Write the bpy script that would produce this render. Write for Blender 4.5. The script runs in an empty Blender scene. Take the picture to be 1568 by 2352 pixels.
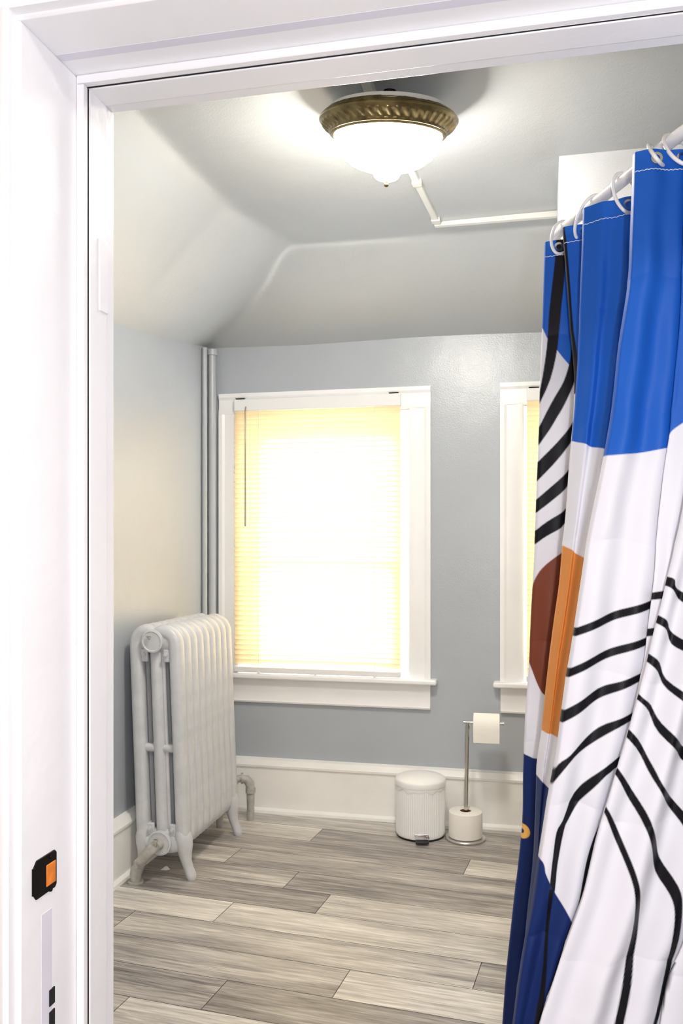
import bpy, bmesh, math, random
import numpy as np
from mathutils import Vector, Matrix
PI = math.pi
R = math.radians
random.seed(7)
rng = np.random.default_rng(3)
scene = bpy.context.scene
COL = scene.collection

# ------------------------------------------------------------------ helpers
def lin(c):
    return tuple(((v / 255) / 12.92 if v / 255 <= 0.04045 else ((v / 255 + 0.055) / 1.055) ** 2.4) for v in c) + (1.0,)

class MB:
    """collects geometry, then links it as ONE mesh object"""
    def __init__(self):
        self.v = []; self.f = []
    def add(self, verts, faces):
        o = len(self.v)
        self.v += [tuple(p) for p in verts]
        self.f += [tuple(i + o for i in f) for f in faces]
        return self
    def box(self, x0, x1, y0, y1, z0, z1):
        v = [(x, y, z) for z in (z0, z1) for y in (y0, y1) for x in (x0, x1)]
        return self.add(v, [(0, 2, 3, 1), (4, 5, 7, 6), (0, 1, 5, 4), (2, 6, 7, 3), (0, 4, 6, 2), (1, 3, 7, 5)])
    def prism(self, prof, axis, a, b):
        """closed 2-D profile swept along axis ('x','y','z') from a to b"""
        n = len(prof)
        def P(p, t):
            return {'x': (t, p[0], p[1]), 'y': (p[0], t, p[1]), 'z': (p[0], p[1], t)}[axis]
        v = [P(p, a) for p in prof] + [P(p, b) for p in prof]
        f = [(i, (i + 1) % n, n + (i + 1) % n, n + i) for i in range(n)] + [tuple(range(n - 1, -1, -1)), tuple(range(n, 2 * n))]
        return self.add(v, f)
    def tube(self, pts, rad, n=14, caps=True, closed=False, squash=None):
        pts = [Vector(p) for p in pts]; m = len(pts)
        rad = rad if isinstance(rad, (list, tuple)) else [rad] * m
        T = []
        for i in range(m):
            if closed: t = pts[(i + 1) % m] - pts[i - 1]
            else: t = pts[min(i + 1, m - 1)] - pts[max(i - 1, 0)]
            T.append(t.normalized())
        ref = Vector((0, 0, 1)) if abs(T[0].z) < .9 else Vector((0, 1, 0))
        N = (ref - T[0] * ref.dot(T[0])).normalized()
        v = []; f = []
        for i in range(m):
            N = (N - T[i] * N.dot(T[i])).normalized()
            B = T[i].cross(N)
            for k in range(n):
                a = 2 * PI * k / n
                s = (squash or (1, 1))
                v.append(pts[i] + N * (math.cos(a) * rad[i] * s[0]) + B * (math.sin(a) * rad[i] * s[1]))
        L = m if closed else m - 1
        for i in range(L):
            j = (i + 1) % m
            for k in range(n):
                f.append((i * n + k, i * n + (k + 1) % n, j * n + (k + 1) % n, j * n + k))
        if caps and not closed:
            f.append(tuple(range(n - 1, -1, -1))); f.append(tuple(range((m - 1) * n, m * n)))
        return self.add(v, f)
    def lathe(self, prof, n=48, c=(0, 0, 0), fn=None, closed=False):
        v = []; f = []; m = len(prof)
        for (r, z) in prof:
            for k in range(n):
                a = 2 * PI * k / n
                rr, zz = fn(r, z, a) if fn else (r, z)
                v.append((c[0] + rr * math.cos(a), c[1] + rr * math.sin(a), c[2] + zz))
        for i in range(m if closed else m - 1):
            j = (i + 1) % m
            for k in range(n):
                f.append((i * n + k, i * n + (k + 1) % n, j * n + (k + 1) % n, j * n + k))
        if not closed:
            if prof[0][0] > 1e-5: f.append(tuple(range(n - 1, -1, -1)))
            if prof[-1][0] > 1e-5: f.append(tuple(range((m - 1) * n, m * n)))
        return self.add(v, f)
    def xf(self, M):
        self.v = [tuple(M @ Vector(p)) for p in self.v]; return self
    def build(self, name, mat, parent=None, bevel=0, seg=2, smooth=30, label=None):
        me = bpy.data.meshes.new(name)
        me.from_pydata(self.v, [], self.f)
        bm = bmesh.new(); bm.from_mesh(me)
        bmesh.ops.remove_doubles(bm, verts=bm.verts, dist=1e-5)
        bmesh.ops.recalc_face_normals(bm, faces=bm.faces)
        bm.to_mesh(me); bm.free()
        o = bpy.data.objects.new(name, me); COL.objects.link(o)
        me.materials.append(mat)
        if parent: o.parent = parent
        if bevel:
            b = o.modifiers.new('bevel', 'BEVEL'); b.width = bevel; b.segments = seg; b.limit_method = 'ANGLE'; b.angle_limit = R(40)
        if smooth:
            me.polygons.foreach_set('use_smooth', [True] * len(me.polygons))
            try: me.set_sharp_from_angle(angle=R(smooth))
            except Exception: pass
        if label: o['label'] = label
        return o

def thing(name, label, cat, loc=(0, 0, 0), rz=0, group=None):
    o = bpy.data.objects.new(name, None); COL.objects.link(o)
    o.empty_display_size = .05
    o.location = loc; o.rotation_euler = (0, 0, rz)
    o['label'] = label; o['category'] = cat
    if group: o['group'] = group
    return o
def tag(o, label, cat, group=None):
    o['label'] = label; o['category'] = cat
    if group: o['group'] = group
    return o
def struct(o):
    o['kind'] = 'structure'; return o
def empty_struct(name):
    o = bpy.data.objects.new(name, None); COL.objects.link(o); o['kind'] = 'structure'; return o
def dup(root, label=None):
    r = root.copy(); COL.objects.link(r)
    if label: r['label'] = label
    for ch in list(root.children):
        c = ch.copy(); COL.objects.link(c); c.parent = r
    return r

# ------------------------------------------------------------------ materials
class NT:
    def __init__(self, name):
        self.m = bpy.data.materials.new(name); self.m.use_nodes = True
        self.t = self.m.node_tree; self.b = self.t.nodes['Principled BSDF']; self.out = self.t.nodes['Material Output']
    def n(self, typ, **kw):
        x = self.t.nodes.new(typ)
        for k, v in kw.items():
            if k.startswith('_'): setattr(x, k[1:], v)
            else: x.inputs[k.replace('__', ' ')].default_value = v
        return x
    def l(self, a, b): self.t.links.new(a, b)
    def set(self, **kw):
        for k, v in kw.items(): self.b.inputs[k.replace('__', ' ')].default_value = v
        return self
    def bump(self, height, strength=.2, dist=.01):
        b = self.n('ShaderNodeBump', Strength=strength, Distance=dist)
        self.l(height, b.inputs['Height']); self.l(b.outputs['Normal'], self.b.inputs['Normal'])
    def coords(self): return self.n('ShaderNodeTexCoord').outputs['Object']
    def ramp(self, fac, stops):
        r = self.n('ShaderNodeValToRGB'); e = r.color_ramp.elements
        while len(e) < len(stops): e.new(.5)
        for el, (p, c) in zip(e, stops): el.position = p; el.color = c
        self.l(fac, r.inputs['Fac']); return r.outputs['Color']

def paint(name, rgb, rough=.4, bumps=((220, .05, .002),), vary=.04, vscale=3, spec=.5):
    k = NT(name); k.set(Roughness=rough); k.b.inputs['Specular IOR Level'].default_value = spec
    co = k.coords()
    nz = k.n('ShaderNodeTexNoise', Scale=vscale, Detail=4.0); k.l(co, nz.inputs['Vector'])
    c = lin(rgb); d = tuple(max(0, v * (1 - vary)) for v in c[:3]) + (1,); u = tuple(min(1, v * (1 + vary)) for v in c[:3]) + (1,)
    k.l(k.ramp(nz.outputs['Fac'], [(.3, d), (.7, u)]), k.b.inputs['Base Color'])
    last = None
    for sc, st, di in bumps:
        nb = k.n('ShaderNodeTexNoise', Scale=sc, Detail=3.0); k.l(co, nb.inputs['Vector'])
        bn = k.n('ShaderNodeBump', Strength=st, Distance=di); k.l(nb.outputs['Fac'], bn.inputs['Height'])
        if last: k.l(last, bn.inputs['Normal'])
        last = bn.outputs['Normal']
    if last: k.l(last, k.b.inputs['Normal'])
    return k.m

M_wall = paint('grey_wall_paint', (178, 184, 191), .28, ((170, .22, .003), (7, .12, .02)), .02, 4)
M_ceil = paint('grey_ceiling_paint', (183, 187, 190), .30, ((170, .22, .003), (5, .14, .03)), .02, 3)
M_part = paint('light_wall_paint', (216, 218, 222), .4, ((160, .15, .003),), .02, 3)
M_trim = paint('white_trim_paint', (245, 245, 246), .32, ((60, .10, .003), (14, .15, .01)), .02, 4)
M_base = paint('cream_white_baseboard_paint', (247, 246, 242), .35, ((60, .12, .003), (10, .15, .01)), .04, 5)
M_door = paint('white_door_frame_paint', (238, 238, 241), .35, ((70, .12, .003), (12, .2, .01)), .02, 5)
M_groove_shade = paint('greyish_groove_shade', (216, 214, 226), .5, (), .03, 9)  # greyer white: shade of a shallow groove put into the colour
M_hall = paint('pale_hall_paint', (232, 222, 214), .5, ((150, .1, .003),), .02, 3)
M_dark = paint('dark_recess_shade', (14, 12, 16), .8, (), .1)  # near-black that paints in the shade of gaps and slots
M_rad = paint('silver_radiator_paint', (203, 205, 208), .32, ((260, .25, .002), (30, .15, .004)), .06, 22)
M_radpipe = paint('worn_silver_pipe_paint', (176, 174, 168), .4, ((120, .3, .003),), .18, 40)
M_riser = paint('grey_painted_pipe', (186, 190, 195), .3, ((60, .2, .004),), .04, 8)
M_bin = paint('white_bin_enamel', (246, 246, 245), .3, (), .01)
M_plastic = paint('white_gloss_plastic', (240, 240, 240), .22, (), .01)
M_black = paint('black_plastic', (22, 22, 23), .45, (), .1)
M_paper = paint('soft_white_paper', (243, 240, 232), .9, ((130, .25, .003),), .02, 20, .2)
M_card = paint('brown_cardboard', (122, 92, 60), .9, (), .1, 30, .2)
M_race = paint('white_raceway_plastic', (226, 226, 222), .35, ((90, .1, .002),), .03, 6)
M_cord = paint('pale_cord', (236, 228, 206), .7, (), .02)

def metal(name, rgb, rough, vary=.0):
    k = NT(name); k.set(Metallic=1.0, Roughness=rough); k.b.inputs['Base Color'].default_value = lin(rgb)
    co = k.coords(); nz = k.n('ShaderNodeTexNoise', Scale=60.0, Detail=3.0); k.l(co, nz.inputs['Vector'])
    mr = k.n('ShaderNodeMapRange'); mr.inputs['To Min'].default_value = rough * .8; mr.inputs['To Max'].default_value = rough * 1.3
    k.l(nz.outputs['Fac'], mr.inputs['Value']); k.l(mr.outputs['Result'], k.b.inputs['Roughness'])
    return k.m
M_chrome = metal('brushed_chrome', (205, 203, 196), .18)
M_steel = metal('satin_steel', (212, 208, 206), .32)
M_bronze_dark = metal('black_bronze', (42, 36, 34), .4)
M_brassbolt = paint('orange_brass', (226, 128, 40), .45, ((300, .4, .002),), .2, 60)

# antique brass with flakes of white ceiling paint near its upper edge
k = NT('antique_brass'); k.set(Metallic=1.0, Roughness=.27)
co = k.coords(); sep = k.n('ShaderNodeSeparateXYZ'); k.l(co, sep.inputs[0])
n1 = k.n('ShaderNodeTexNoise', Scale=35.0, Detail=4.0); k.l(co, n1.inputs['Vector'])
base = k.ramp(n1.outputs['Fac'], [(.3, lin((112, 98, 66))), (.7, lin((150, 134, 96)))])
n2 = k.n('ShaderNodeTexNoise', Scale=17.0, Detail=5.0); k.l(co, n2.inputs['Vector'])
mz = k.n('ShaderNodeMapRange'); mz.inputs['From Min'].default_value = .004; mz.inputs['From Max'].default_value = .016
k.l(sep.outputs['Z'], mz.inputs['Value'])
mul = k.n('ShaderNodeMath', _operation='MULTIPLY'); k.l(mz.outputs['Result'], mul.inputs[0]); k.l(n2.outputs['Fac'], mul.inputs[1])
gt = k.n('ShaderNodeMath', _operation='GREATER_THAN'); gt.inputs[1].default_value = .50; k.l(mul.outputs[0], gt.inputs[0])
mx = k.n('ShaderNodeMix', _data_type='RGBA'); k.l(gt.outputs[0], mx.inputs['Factor']); k.l(base, mx.inputs['A']); mx.inputs['B'].default_value = lin((222, 224, 226))
k.l(mx.outputs['Result'], k.b.inputs['Base Color'])
inv = k.n('ShaderNodeMath', _operation='SUBTRACT'); inv.inputs[0].default_value = 1.0; k.l(gt.outputs[0], inv.inputs[1]); k.l(inv.outputs[0], k.b.inputs['Metallic'])
M_brass = k.m

def lamp_glass(strength):
    k = NT('lit_frosted_glass'); k.set(Roughness=.25); k.b.inputs['Base Color'].default_value = lin((250, 246, 236))
    k.b.inputs['Emission Color'].default_value = (1.0, .94, .84, 1); k.b.inputs['Emission Strength'].default_value = strength
    return k.m
M_lamp = lamp_glass(54.0)

# window pane: clear, slightly reflective
k = NT('window_glass')
tr = k.n('ShaderNodeBsdfTransparent'); gl = k.n('ShaderNodeBsdfGlossy', Roughness=.02)
ms = k.n('ShaderNodeMixShader'); ms.inputs[0].default_value = .08
k.l(tr.outputs[0], ms.inputs[1]); k.l(gl.outputs[0], ms.inputs[2]); k.l(ms.outputs[0], k.out.inputs['Surface'])
M_glass = k.m

# translucent cream vinyl of the blinds
k = NT('cream_translucent_vinyl'); k.b.inputs['Base Color'].default_value = lin((246, 236, 208)); k.set(Roughness=.4)
tl = k.n('ShaderNodeBsdfTranslucent'); tl.inputs['Color'].default_value = (.92, .66, .31, 1)
ms = k.n('ShaderNodeMixShader'); ms.inputs[0].default_value = .42
k.l(k.b.outputs[0], ms.inputs[1]); k.l(tl.outputs[0], ms.inputs[2])
tp = k.n('ShaderNodeBsdfRefraction', Roughness=.75, IOR=1.4); tp.inputs['Color'].default_value = (1, .93, .76, 1); m2 = k.n('ShaderNodeMixShader'); m2.inputs[0].default_value = .15
k.l(ms.outputs[0], m2.inputs[1]); k.l(tp.outputs[0], m2.inputs[2]); k.l(m2.outputs[0], k.out.inputs['Surface'])
M_slat = k.m

# printed satin of the curtain: the print lives in the cloth's own colour layer
k = NT('printed_satin'); k.set(Roughness=.5); k.b.inputs['Sheen Weight'].default_value = .04; k.b.inputs['Specular IOR Level'].default_value = .22
at = k.n('ShaderNodeAttribute', _attribute_name='print'); k.l(at.outputs['Color'], k.b.inputs['Base Color'])
uvn = k.n('ShaderNodeUVMap'); mp = k.n('ShaderNodeMapping'); mp.inputs['Scale'].default_value = (900, 900, 1); k.l(uvn.outputs[0], mp.inputs['Vector'])
wv = k.n('ShaderNodeTexNoise', Scale=1.0, Detail=2.0); k.l(mp.outputs[0], wv.inputs['Vector'])
k.bump(wv.outputs['Fac'], .08, .0006)
tl = k.n('ShaderNodeBsdfTranslucent'); k.l(at.outputs['Color'], tl.inputs['Color'])
ms = k.n('ShaderNodeMixShader'); ms.inputs[0].default_value = .14
k.l(k.b.outputs[0], ms.inputs[1]); k.l(tl.outputs[0], ms.inputs[2]); k.l(ms.outputs[0], k.out.inputs['Surface'])
M_cloth = k.m
M_thread = paint('white_thread', (225, 228, 236), .8, (), .02)

# laminate planks: UV holds metres along / across the plank, 'tone' one random value per plank
k = NT('grey_oak_planks'); k.set(Roughness=.36)
uv = k.n('ShaderNodeUVMap'); at = k.n('ShaderNodeAttribute', _attribute_name='tone')
def uvnoise(sx, sy, detail, dist=0.0, rough=.55):
    cb = k.n('ShaderNodeMapping'); cb.inputs['Scale'].default_value = (sx, sy, 1); k.l(uv.outputs[0], cb.inputs['Vector'])
    no = k.n('ShaderNodeTexNoise', Scale=1.0, Detail=detail, Distortion=dist, Roughness=rough); k.l(cb.outputs[0], no.inputs['Vector']); return no.outputs['Fac']
g1 = uvnoise(1.1, 11, 4.0, .5); g2 = uvnoise(4, 75, 5.0, .9); g3 = uvnoise(14, 330, 3.0, .4)
def mixv(a, b, f):
    m = k.n('ShaderNodeMix'); m.inputs['Factor'].default_value = f; k.l(a, m.inputs['A']); k.l(b, m.inputs['B']); return m.outputs['Result']
s = mixv(mixv(g1, g2, .48), g3, .26)
ad = k.n('ShaderNodeMath', _operation='MULTIPLY_ADD'); k.l(at.outputs['Fac'], ad.inputs[0]); ad.inputs[1].default_value = .20; k.l(s, ad.inputs[2])
colr = k.ramp(ad.outputs[0], [(.38, lin((82, 79, 78))), (.51, lin((140, 135, 131))), (.62, lin((182, 177, 170))), (.78, lin((236, 231, 222)))])
k.l(colr, k.b.inputs['Base Color']); k.bump(g2, .12, .002)
M_floor = k.m
M_seam = paint('dark_plank_seam', (74, 68, 62), .8, (), .05)

# ------------------------------------------------------------------ the setting
XL, XR, YD, YB, ZC = -1.60, 1.35, 1.25, 4.03, 2.56      # room: left / right wall, door-wall inner face, back wall, ceiling
YH = 1.00                                              # hall side of the door wall
W1 = (-1.441, -.604); W2 = (-.088, .749); WZ = (.667, 1.922)   # window openings in the back wall

m = MB()
m.box(XL - .12, W1[0], YB, YB + .20, 0, 2.70); m.box(W1[1], W2[0], YB, YB + .20, 0, 2.70); m.box(W2[1], XR + .12, YB, YB + .20, 0, 2.70)
for w in (W1, W2):
    m.box(w[0], w[1], YB, YB + .20, 0, WZ[0] - .02); m.box(w[0], w[1], YB, YB + .20, WZ[1], 2.70)
struct(m.build('wall_back', M_wall, smooth=0))
struct(MB().box(XL - .12, XL, YD, YB, 0, 2.70).build('wall_left', M_wall, smooth=0))
struct(MB().box(XR, XR + .12, YD, YB, 0, 2.70).build('wall_right', M_wall, smooth=0))
struct(MB().box(.052, .60, 2.93, 3.30, 0, ZC + .02).build('wall_partition', M_part, bevel=.004))
DX0, DX1, DZ = -.68, .28, 1.99
m = MB().box(-2.0, DX0, YH, YD, 0, 2.70).box(DX1, 2.0, YH, YD, 0, 2.70).box(DX0, DX1, YH, YD, DZ, 2.70)
struct(m.build('wall_front', M_hall, smooth=0))
# hall behind the doorway
struct(MB().box(-2.1, -2.0, -1.7, YD, 0, 2.70).build('wall_hall_left', M_hall, smooth=0))
struct(MB().box(2.0, 2.1, -1.7, YD, 0, 2.70).build('wall_hall_right', M_hall, smooth=0))
struct(MB().box(-2.1, 2.1, -1.8, -1.7, 0, 2.70).build('wall_hall_rear', M_hall, smooth=0))
struct(MB().box(-2.1, 2.1, -1.8, YH, 2.62, 2.72).build('ceiling_hall', M_hall, smooth=0))

# floor: separate planks in one mesh, rows about 5.6 degrees off the walls, over a dark base
th = R(5.0); PU = Vector((math.cos(th), -math.sin(th), 0)); PV = Vector((math.sin(th), math.cos(th), 0))
WID, LEN, Q0 = .172, 1.22, 3.213
known = {1: -.60, 0: -1.545, -1: -1.22, -2: -1.03, -3: -1.34, -4: -.42, -5: -.793, -6: -1.12, -7: -1.345, 2: -1.3, 3: -.9, 4: -.3}
bm = bmesh.new(); uvl = bm.loops.layers.uv.new('UVMap'); tl_ = bm.faces.layers.float.new('tone')
prev = .5
tones = {(-1, 0): .45, (-2, 1): .75, (-2, 0): .12, (-3, 0): .95, (-4, 0): .5, (-5, 0): .35, (-5, 1): .8, (0, 1): .35, (-1, 1): .15, (1, 0): .25}
for r in range(-26, 8):
    j = known.get(r, random.uniform(-1, 0))
    for c in range(-4, 4):
        p0 = j + (c - 1) * LEN; p1 = p0 + LEN
        q0 = Q0 + r * WID; q1 = q0 + WID; g = .0011
        vs = [bm.verts.new(PU * p + PV * q) for p, q in ((p0 + g, q0 + g), (p1 - g, q0 + g), (p1 - g, q1 - g), (p0 + g, q1 - g))]
        f = bm.faces.new(vs); off = random.uniform(0, 40); of2 = random.uniform(0, 40)
        for lp, (a, b) in zip(f.loops, ((0, 0), (LEN, 0), (LEN, WID), (0, WID))): lp[uvl].uv = (a + off, b + of2)
        f[tl_] = tones.get((r, c), random.uniform(0, 1))
for co_, no_ in (((XL - .05, 0, 0), (-1, 0, 0)), ((XR + .05, 0, 0), (1, 0, 0)), ((0, YH, 0), (0, -1, 0)), ((0, YB + .05, 0), (0, 1, 0))):
    bmesh.ops.bisect_plane(bm, geom=bm.verts[:] + bm.edges[:] + bm.faces[:], plane_co=co_, plane_no=no_, clear_outer=True)
me = bpy.data.meshes.new('floor'); bm.to_mesh(me); bm.free()
me.materials.append(M_floor); fo = bpy.data.objects.new('floor', me); COL.objects.link(fo); struct(fo)
MB().box(XL - .05, XR + .05, YH, YB + .05, -.08, -.0025).build('floor_base', M_seam, fo, smooth=0)
struct(MB().box(-2.1, 2.1, -1.8, YH, -.08, 0).build('floor_hall', M_seam, smooth=0))

# ceiling: flat middle running into a slope over the left wall and one over the back wall, soft plaster folds
def smin(a, b, kk):
    h = np.clip(.5 + .5 * (b - a) / kk, 0, 1); return b + (a - b) * h - kk * h * (1 - h)
nx, ny = 130, 130
gx = np.linspace(XL - .03, XR + .03, nx); gy = np.linspace(YD - .01, YB + .03, ny)
GX, GY = np.meshgrid(gx, gy)
zf = np.interp(GY, [1.2, 2.4, 3.0, 3.5, 4.03], [2.10, 2.115, 2.14, 2.18, 2.255])
xe = np.interp(GY, [1.2, 2.4, 3.1, 3.55, 4.03], [-1.16, -1.17, -1.17, -1.07, -1.02])
left = zf + (GX - XL) * (ZC - zf) / (xe - XL)
back = 2.25 + (YB - GY) * (ZC - 2.25) / .475
GZ = smin(smin(left, np.full_like(GX, ZC), .045), back, .018)
GZ += .004 * np.sin(GX * 5.1 + 1) * np.sin(GY * 4.3)
V = np.stack([GX, GY, GZ], -1).reshape(-1, 3)
V2 = V.copy(); V2[:, 2] = np.maximum(V2[:, 2] + .06, 2.66)
F = []
for i in range(ny - 1):
    for j in range(nx - 1):
        a = i * nx + j
        F.append((a, a + nx, a + nx + 1, a + 1)); b = a + nx * ny
        F.append((b, b + 1, b + nx + 1, b + nx))
for j in range(nx - 1):
    for (a, b) in ((j, j + 1), ((ny - 1) * nx + j + 1, (ny - 1) * nx + j)): F.append((a, b, b + nx * ny, a + nx * ny))
for i in range(ny - 1):
    for (a, b) in (((i + 1) * nx, i * nx), (i * nx + nx - 1, (i + 1) * nx + nx - 1)): F.append((a, b, b + nx * ny, a + nx * ny))
m = MB(); m.add([tuple(p) for p in V] + [tuple(p) for p in V2], F)
struct(m.build('ceiling', M_ceil, smooth=50))

# baseboards: tall board, cap moulding, shoe
def base_prof(h, d):   # (distance from wall, z)
    return [(0, 0), (d + .017, 0), (d + .015, .012), (d + .006, .02), (d, .022), (d, h - .045), (d + .008, h - .04), (d + .009, h - .03), (d + .002, h - .018), (d - .004, h - .006), (0.0, h)]
struct(MB().prism([(YB - a, z) for a, z in base_prof(.257, .028)], 'x', XL, XR).build('baseboard_back', M_base, smooth=25))
struct(MB().prism([(XL + a, z) for a, z in base_prof(.24, .028)], 'y', YD, YB).build('baseboard_left', M_base, smooth=25))

# windows
def window(name, w):
    e = empty_struct(name)
    x0, x1 = w; z0, z1 = WZ; cw = .10; y = YB; t = .02
    prof = lambda s: [(0, 0), (0, -t), (.012, -t - .002), (.03, -t + .003), (.07, -t + .003), (.082, -t - .003), (cw, -t - .003), (cw, 0)]
    # side casings and head casing (flat boards with a raised back edge)
    MB().prism([(x0 - a, y + b) for a, b in prof(0)], 'z', z0, z1 + .0).build('casing', M_trim, e, smooth=25)
    MB().prism([(x1 + a, y + b) for a, b in prof(0)], 'z', z0, z1 + .0).build('casing', M_trim, e, smooth=25)
    MB().prism([(y + b, z1 + a) for a, b in prof(0)], 'x', x0 - cw, x1 + cw).build('casing', M_trim, e, smooth=25)
    MB().box(x0 - cw - .03, x1 + cw + .03, y - .055, y + .10, z0 - .025, z0).build('window_sill', M_trim, e, bevel=.008, seg=3)
    ap = [(y, .525), (y - .018, .525), (y - .021, .533), (y - .017, .543), (y - .016, .585), (y - .019, .592), (y - .019, .630), (y - .024, .642), (y, .642)]
    MB().prism(ap, 'x', x0 - cw + .002, x1 + cw - .002).build('apron', M_trim, e, smooth=25)
    # jamb lining of the opening
    m = MB(); m.box(x0 - .0, x0 + .014, y - .001, y + .20, z0, z1); m.box(x1 - .014, x1, y - .001, y + .20, z0, z1); m.box(x0 + .0141, x1 - .0141, y - .001, y + .20, z1 - .014, z1)
    m.build('frame', M_trim, e, smooth=0)
    zm = 1.20
    for (a, b, yy) in ((z0, zm + .02, y + .085), (zm - .02, z1 - .014, y + .125)):
        m = MB(); s = .080; q0, q1 = x0 + .014, x1 - .014
        m.box(q0, q0 + s, yy, yy + .035, a, b); m.box(q1 - s, q1, yy, yy + .035, a, b)
        m.box(q0 + s, q1 - s, yy, yy + .035, a, a + (.07 if a == z0 else .04)); m.box(q0 + s, q1 - s, yy, yy + .035, b - (.10 if b > 1.5 else .045), b)
        so = m.build('sash', M_trim, e, smooth=0)
        MB().box(q0 + s, q1 - s, yy + .016, yy + .019, a + .03, b - .03).build('pane', M_glass, so, smooth=0)
    return e
window('window_1', W1); window('window_2', W2)

# door frame
d = empty_struct('door_1')
JX, JR = -.654, .254; JZ = 1.972; SX = JX + .012; SR = JR - .012; SZ = JZ - .013
m = MB().box(DX0 - .001, JX, YH - .002, YD, 0, JZ); m.build('jamb', M_door, d, bevel=.003)
m = MB().box(JR, DX1 + .001, YH - .002, YD, 0, JZ); m.build('jamb', M_door, d, bevel=.003)
m = MB().box(DX0, DX1, YH - .002, YD, JZ, DZ + .001); m.build('head_jamb', M_door, d, bevel=.003)
for (y0, y1, nm, dd) in ((1.135, 1.1475, 'stop_bead', 0.0), (1.1525, 1.203, 'door_stop', .0005)):
    m = MB().box(JX, SX + dd, y0, y1, 0, SZ).box(SR - dd, JR, y0, y1, 0, SZ).box(JX, JR, y0, y1, SZ - dd, JZ)
    m.build(nm, M_door, d, bevel=.0018)
m = MB().box(JX, SX - .0012, 1.1470, 1.1530, 0, SZ).box(SR + .0012, JR, 1.1470, 1.1530, 0, SZ).box(JX, JR, 1.1470, 1.1530, SZ + .0012, JZ); m.build('stop_seam_shade', M_dark, d, smooth=0, label='dark strip set in the seam along the door stop as its shade')  # dark strip fills the gap in place of its shade
MB().box(JX - .001, JX + .0005, 1.046, 1.0715, 0, .80).build('jamb_groove_shade', M_groove_shade, d, smooth=0)  # flat greyer strip, the groove's shade is only painted
MB().box(JX, JR, 1.082, 1.098, JZ - .0005, JZ + .001).build('jamb_groove_shade', M_groove_shade, d, smooth=0)  # same painted groove shade under the head
# casing on the hall side
cp = [(0, 0), (0, -.018), (.006, -.022), (.014, -.020), (.02, -.016), (.09, -.016), (.1, -.026), (.128, -.026), (.13, 0)]
MB().prism([(JX - .006 - a, YH + b) for a, b in cp], 'z', 0, JZ + .006).build('casing', M_door, d, smooth=25)
MB().prism([(JR + .006 + a, YH + b) for a, b in cp], 'z', 0, JZ + .006).build('casing', M_door, d, smooth=25)
MB().prism([(YH + b, JZ + .006 + a) for a, b in cp], 'x', JX - .136, JR + .136).build('casing', M_door, d, smooth=25)
# painted-over old hinge leaf
hl = MB().box(SX, SX + .0022, 1.179, 1.2045, 1.644, 1.752).build('hinge_leaf', M_door, d, bevel=.001, label='painted-over white hinge leaf let into the door stop')
# strike plate: black plate with a bent lip, orange brass keeper, two screws, two dark blocks below as slot shade
sp = MB()
y0, y1, z0, z1 = 1.024, 1.081, .826, .8775
pts = [(y0, z0 + .010), (y0 + .008, z0), (y1 - .004, z0), (y1, z0 + .004), (y1, z1 - .004), (y1 - .004, z1), (y0 + .010, z1), (y0, z1 - .010)]
sp.prism([(y, z) for y, z in pts], 'x', JX - .001, JX + .0022)
spo = sp.build('strike_plate', M_bronze_dark, d, bevel=.0008, label='black metal strike plate with orange brass keeper')
MB().prism([(JX + .002, y0 - .0), (JX + .002, y0 + .006), (JX - .002, y0 + .003), (JX - .008, y0 - .008), (JX - .010, y0 - .0075), (JX - .005, y0 - .001)], 'z', z0 + .008, z1 - .008).build('strike_lip', M_bronze_dark, spo, smooth=0)
MB().box(JX, JX + .0030, 1.0545, 1.078, .834, .864).build('keeper', M_brassbolt, spo, bevel=.002, label='orange brass keeper')
for zz in (.827, .8715):
    MB().tube([(JX + .001, 1.066, zz), (JX + .0034, 1.066, zz)], [.0032, .0026], 12).build('screw', M_bronze_dark, spo)
for za, zb in ((.668, .690), (.638, .660)):
    MB().box(JX - .001, JX + .0017, 1.064, 1.077, za, zb).build('slot_shade', M_dark, d, smooth=0, label='dark block on the jamb painted as the shade of a slot')  # slightly proud dark box stands in for the shade inside a slot

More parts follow.
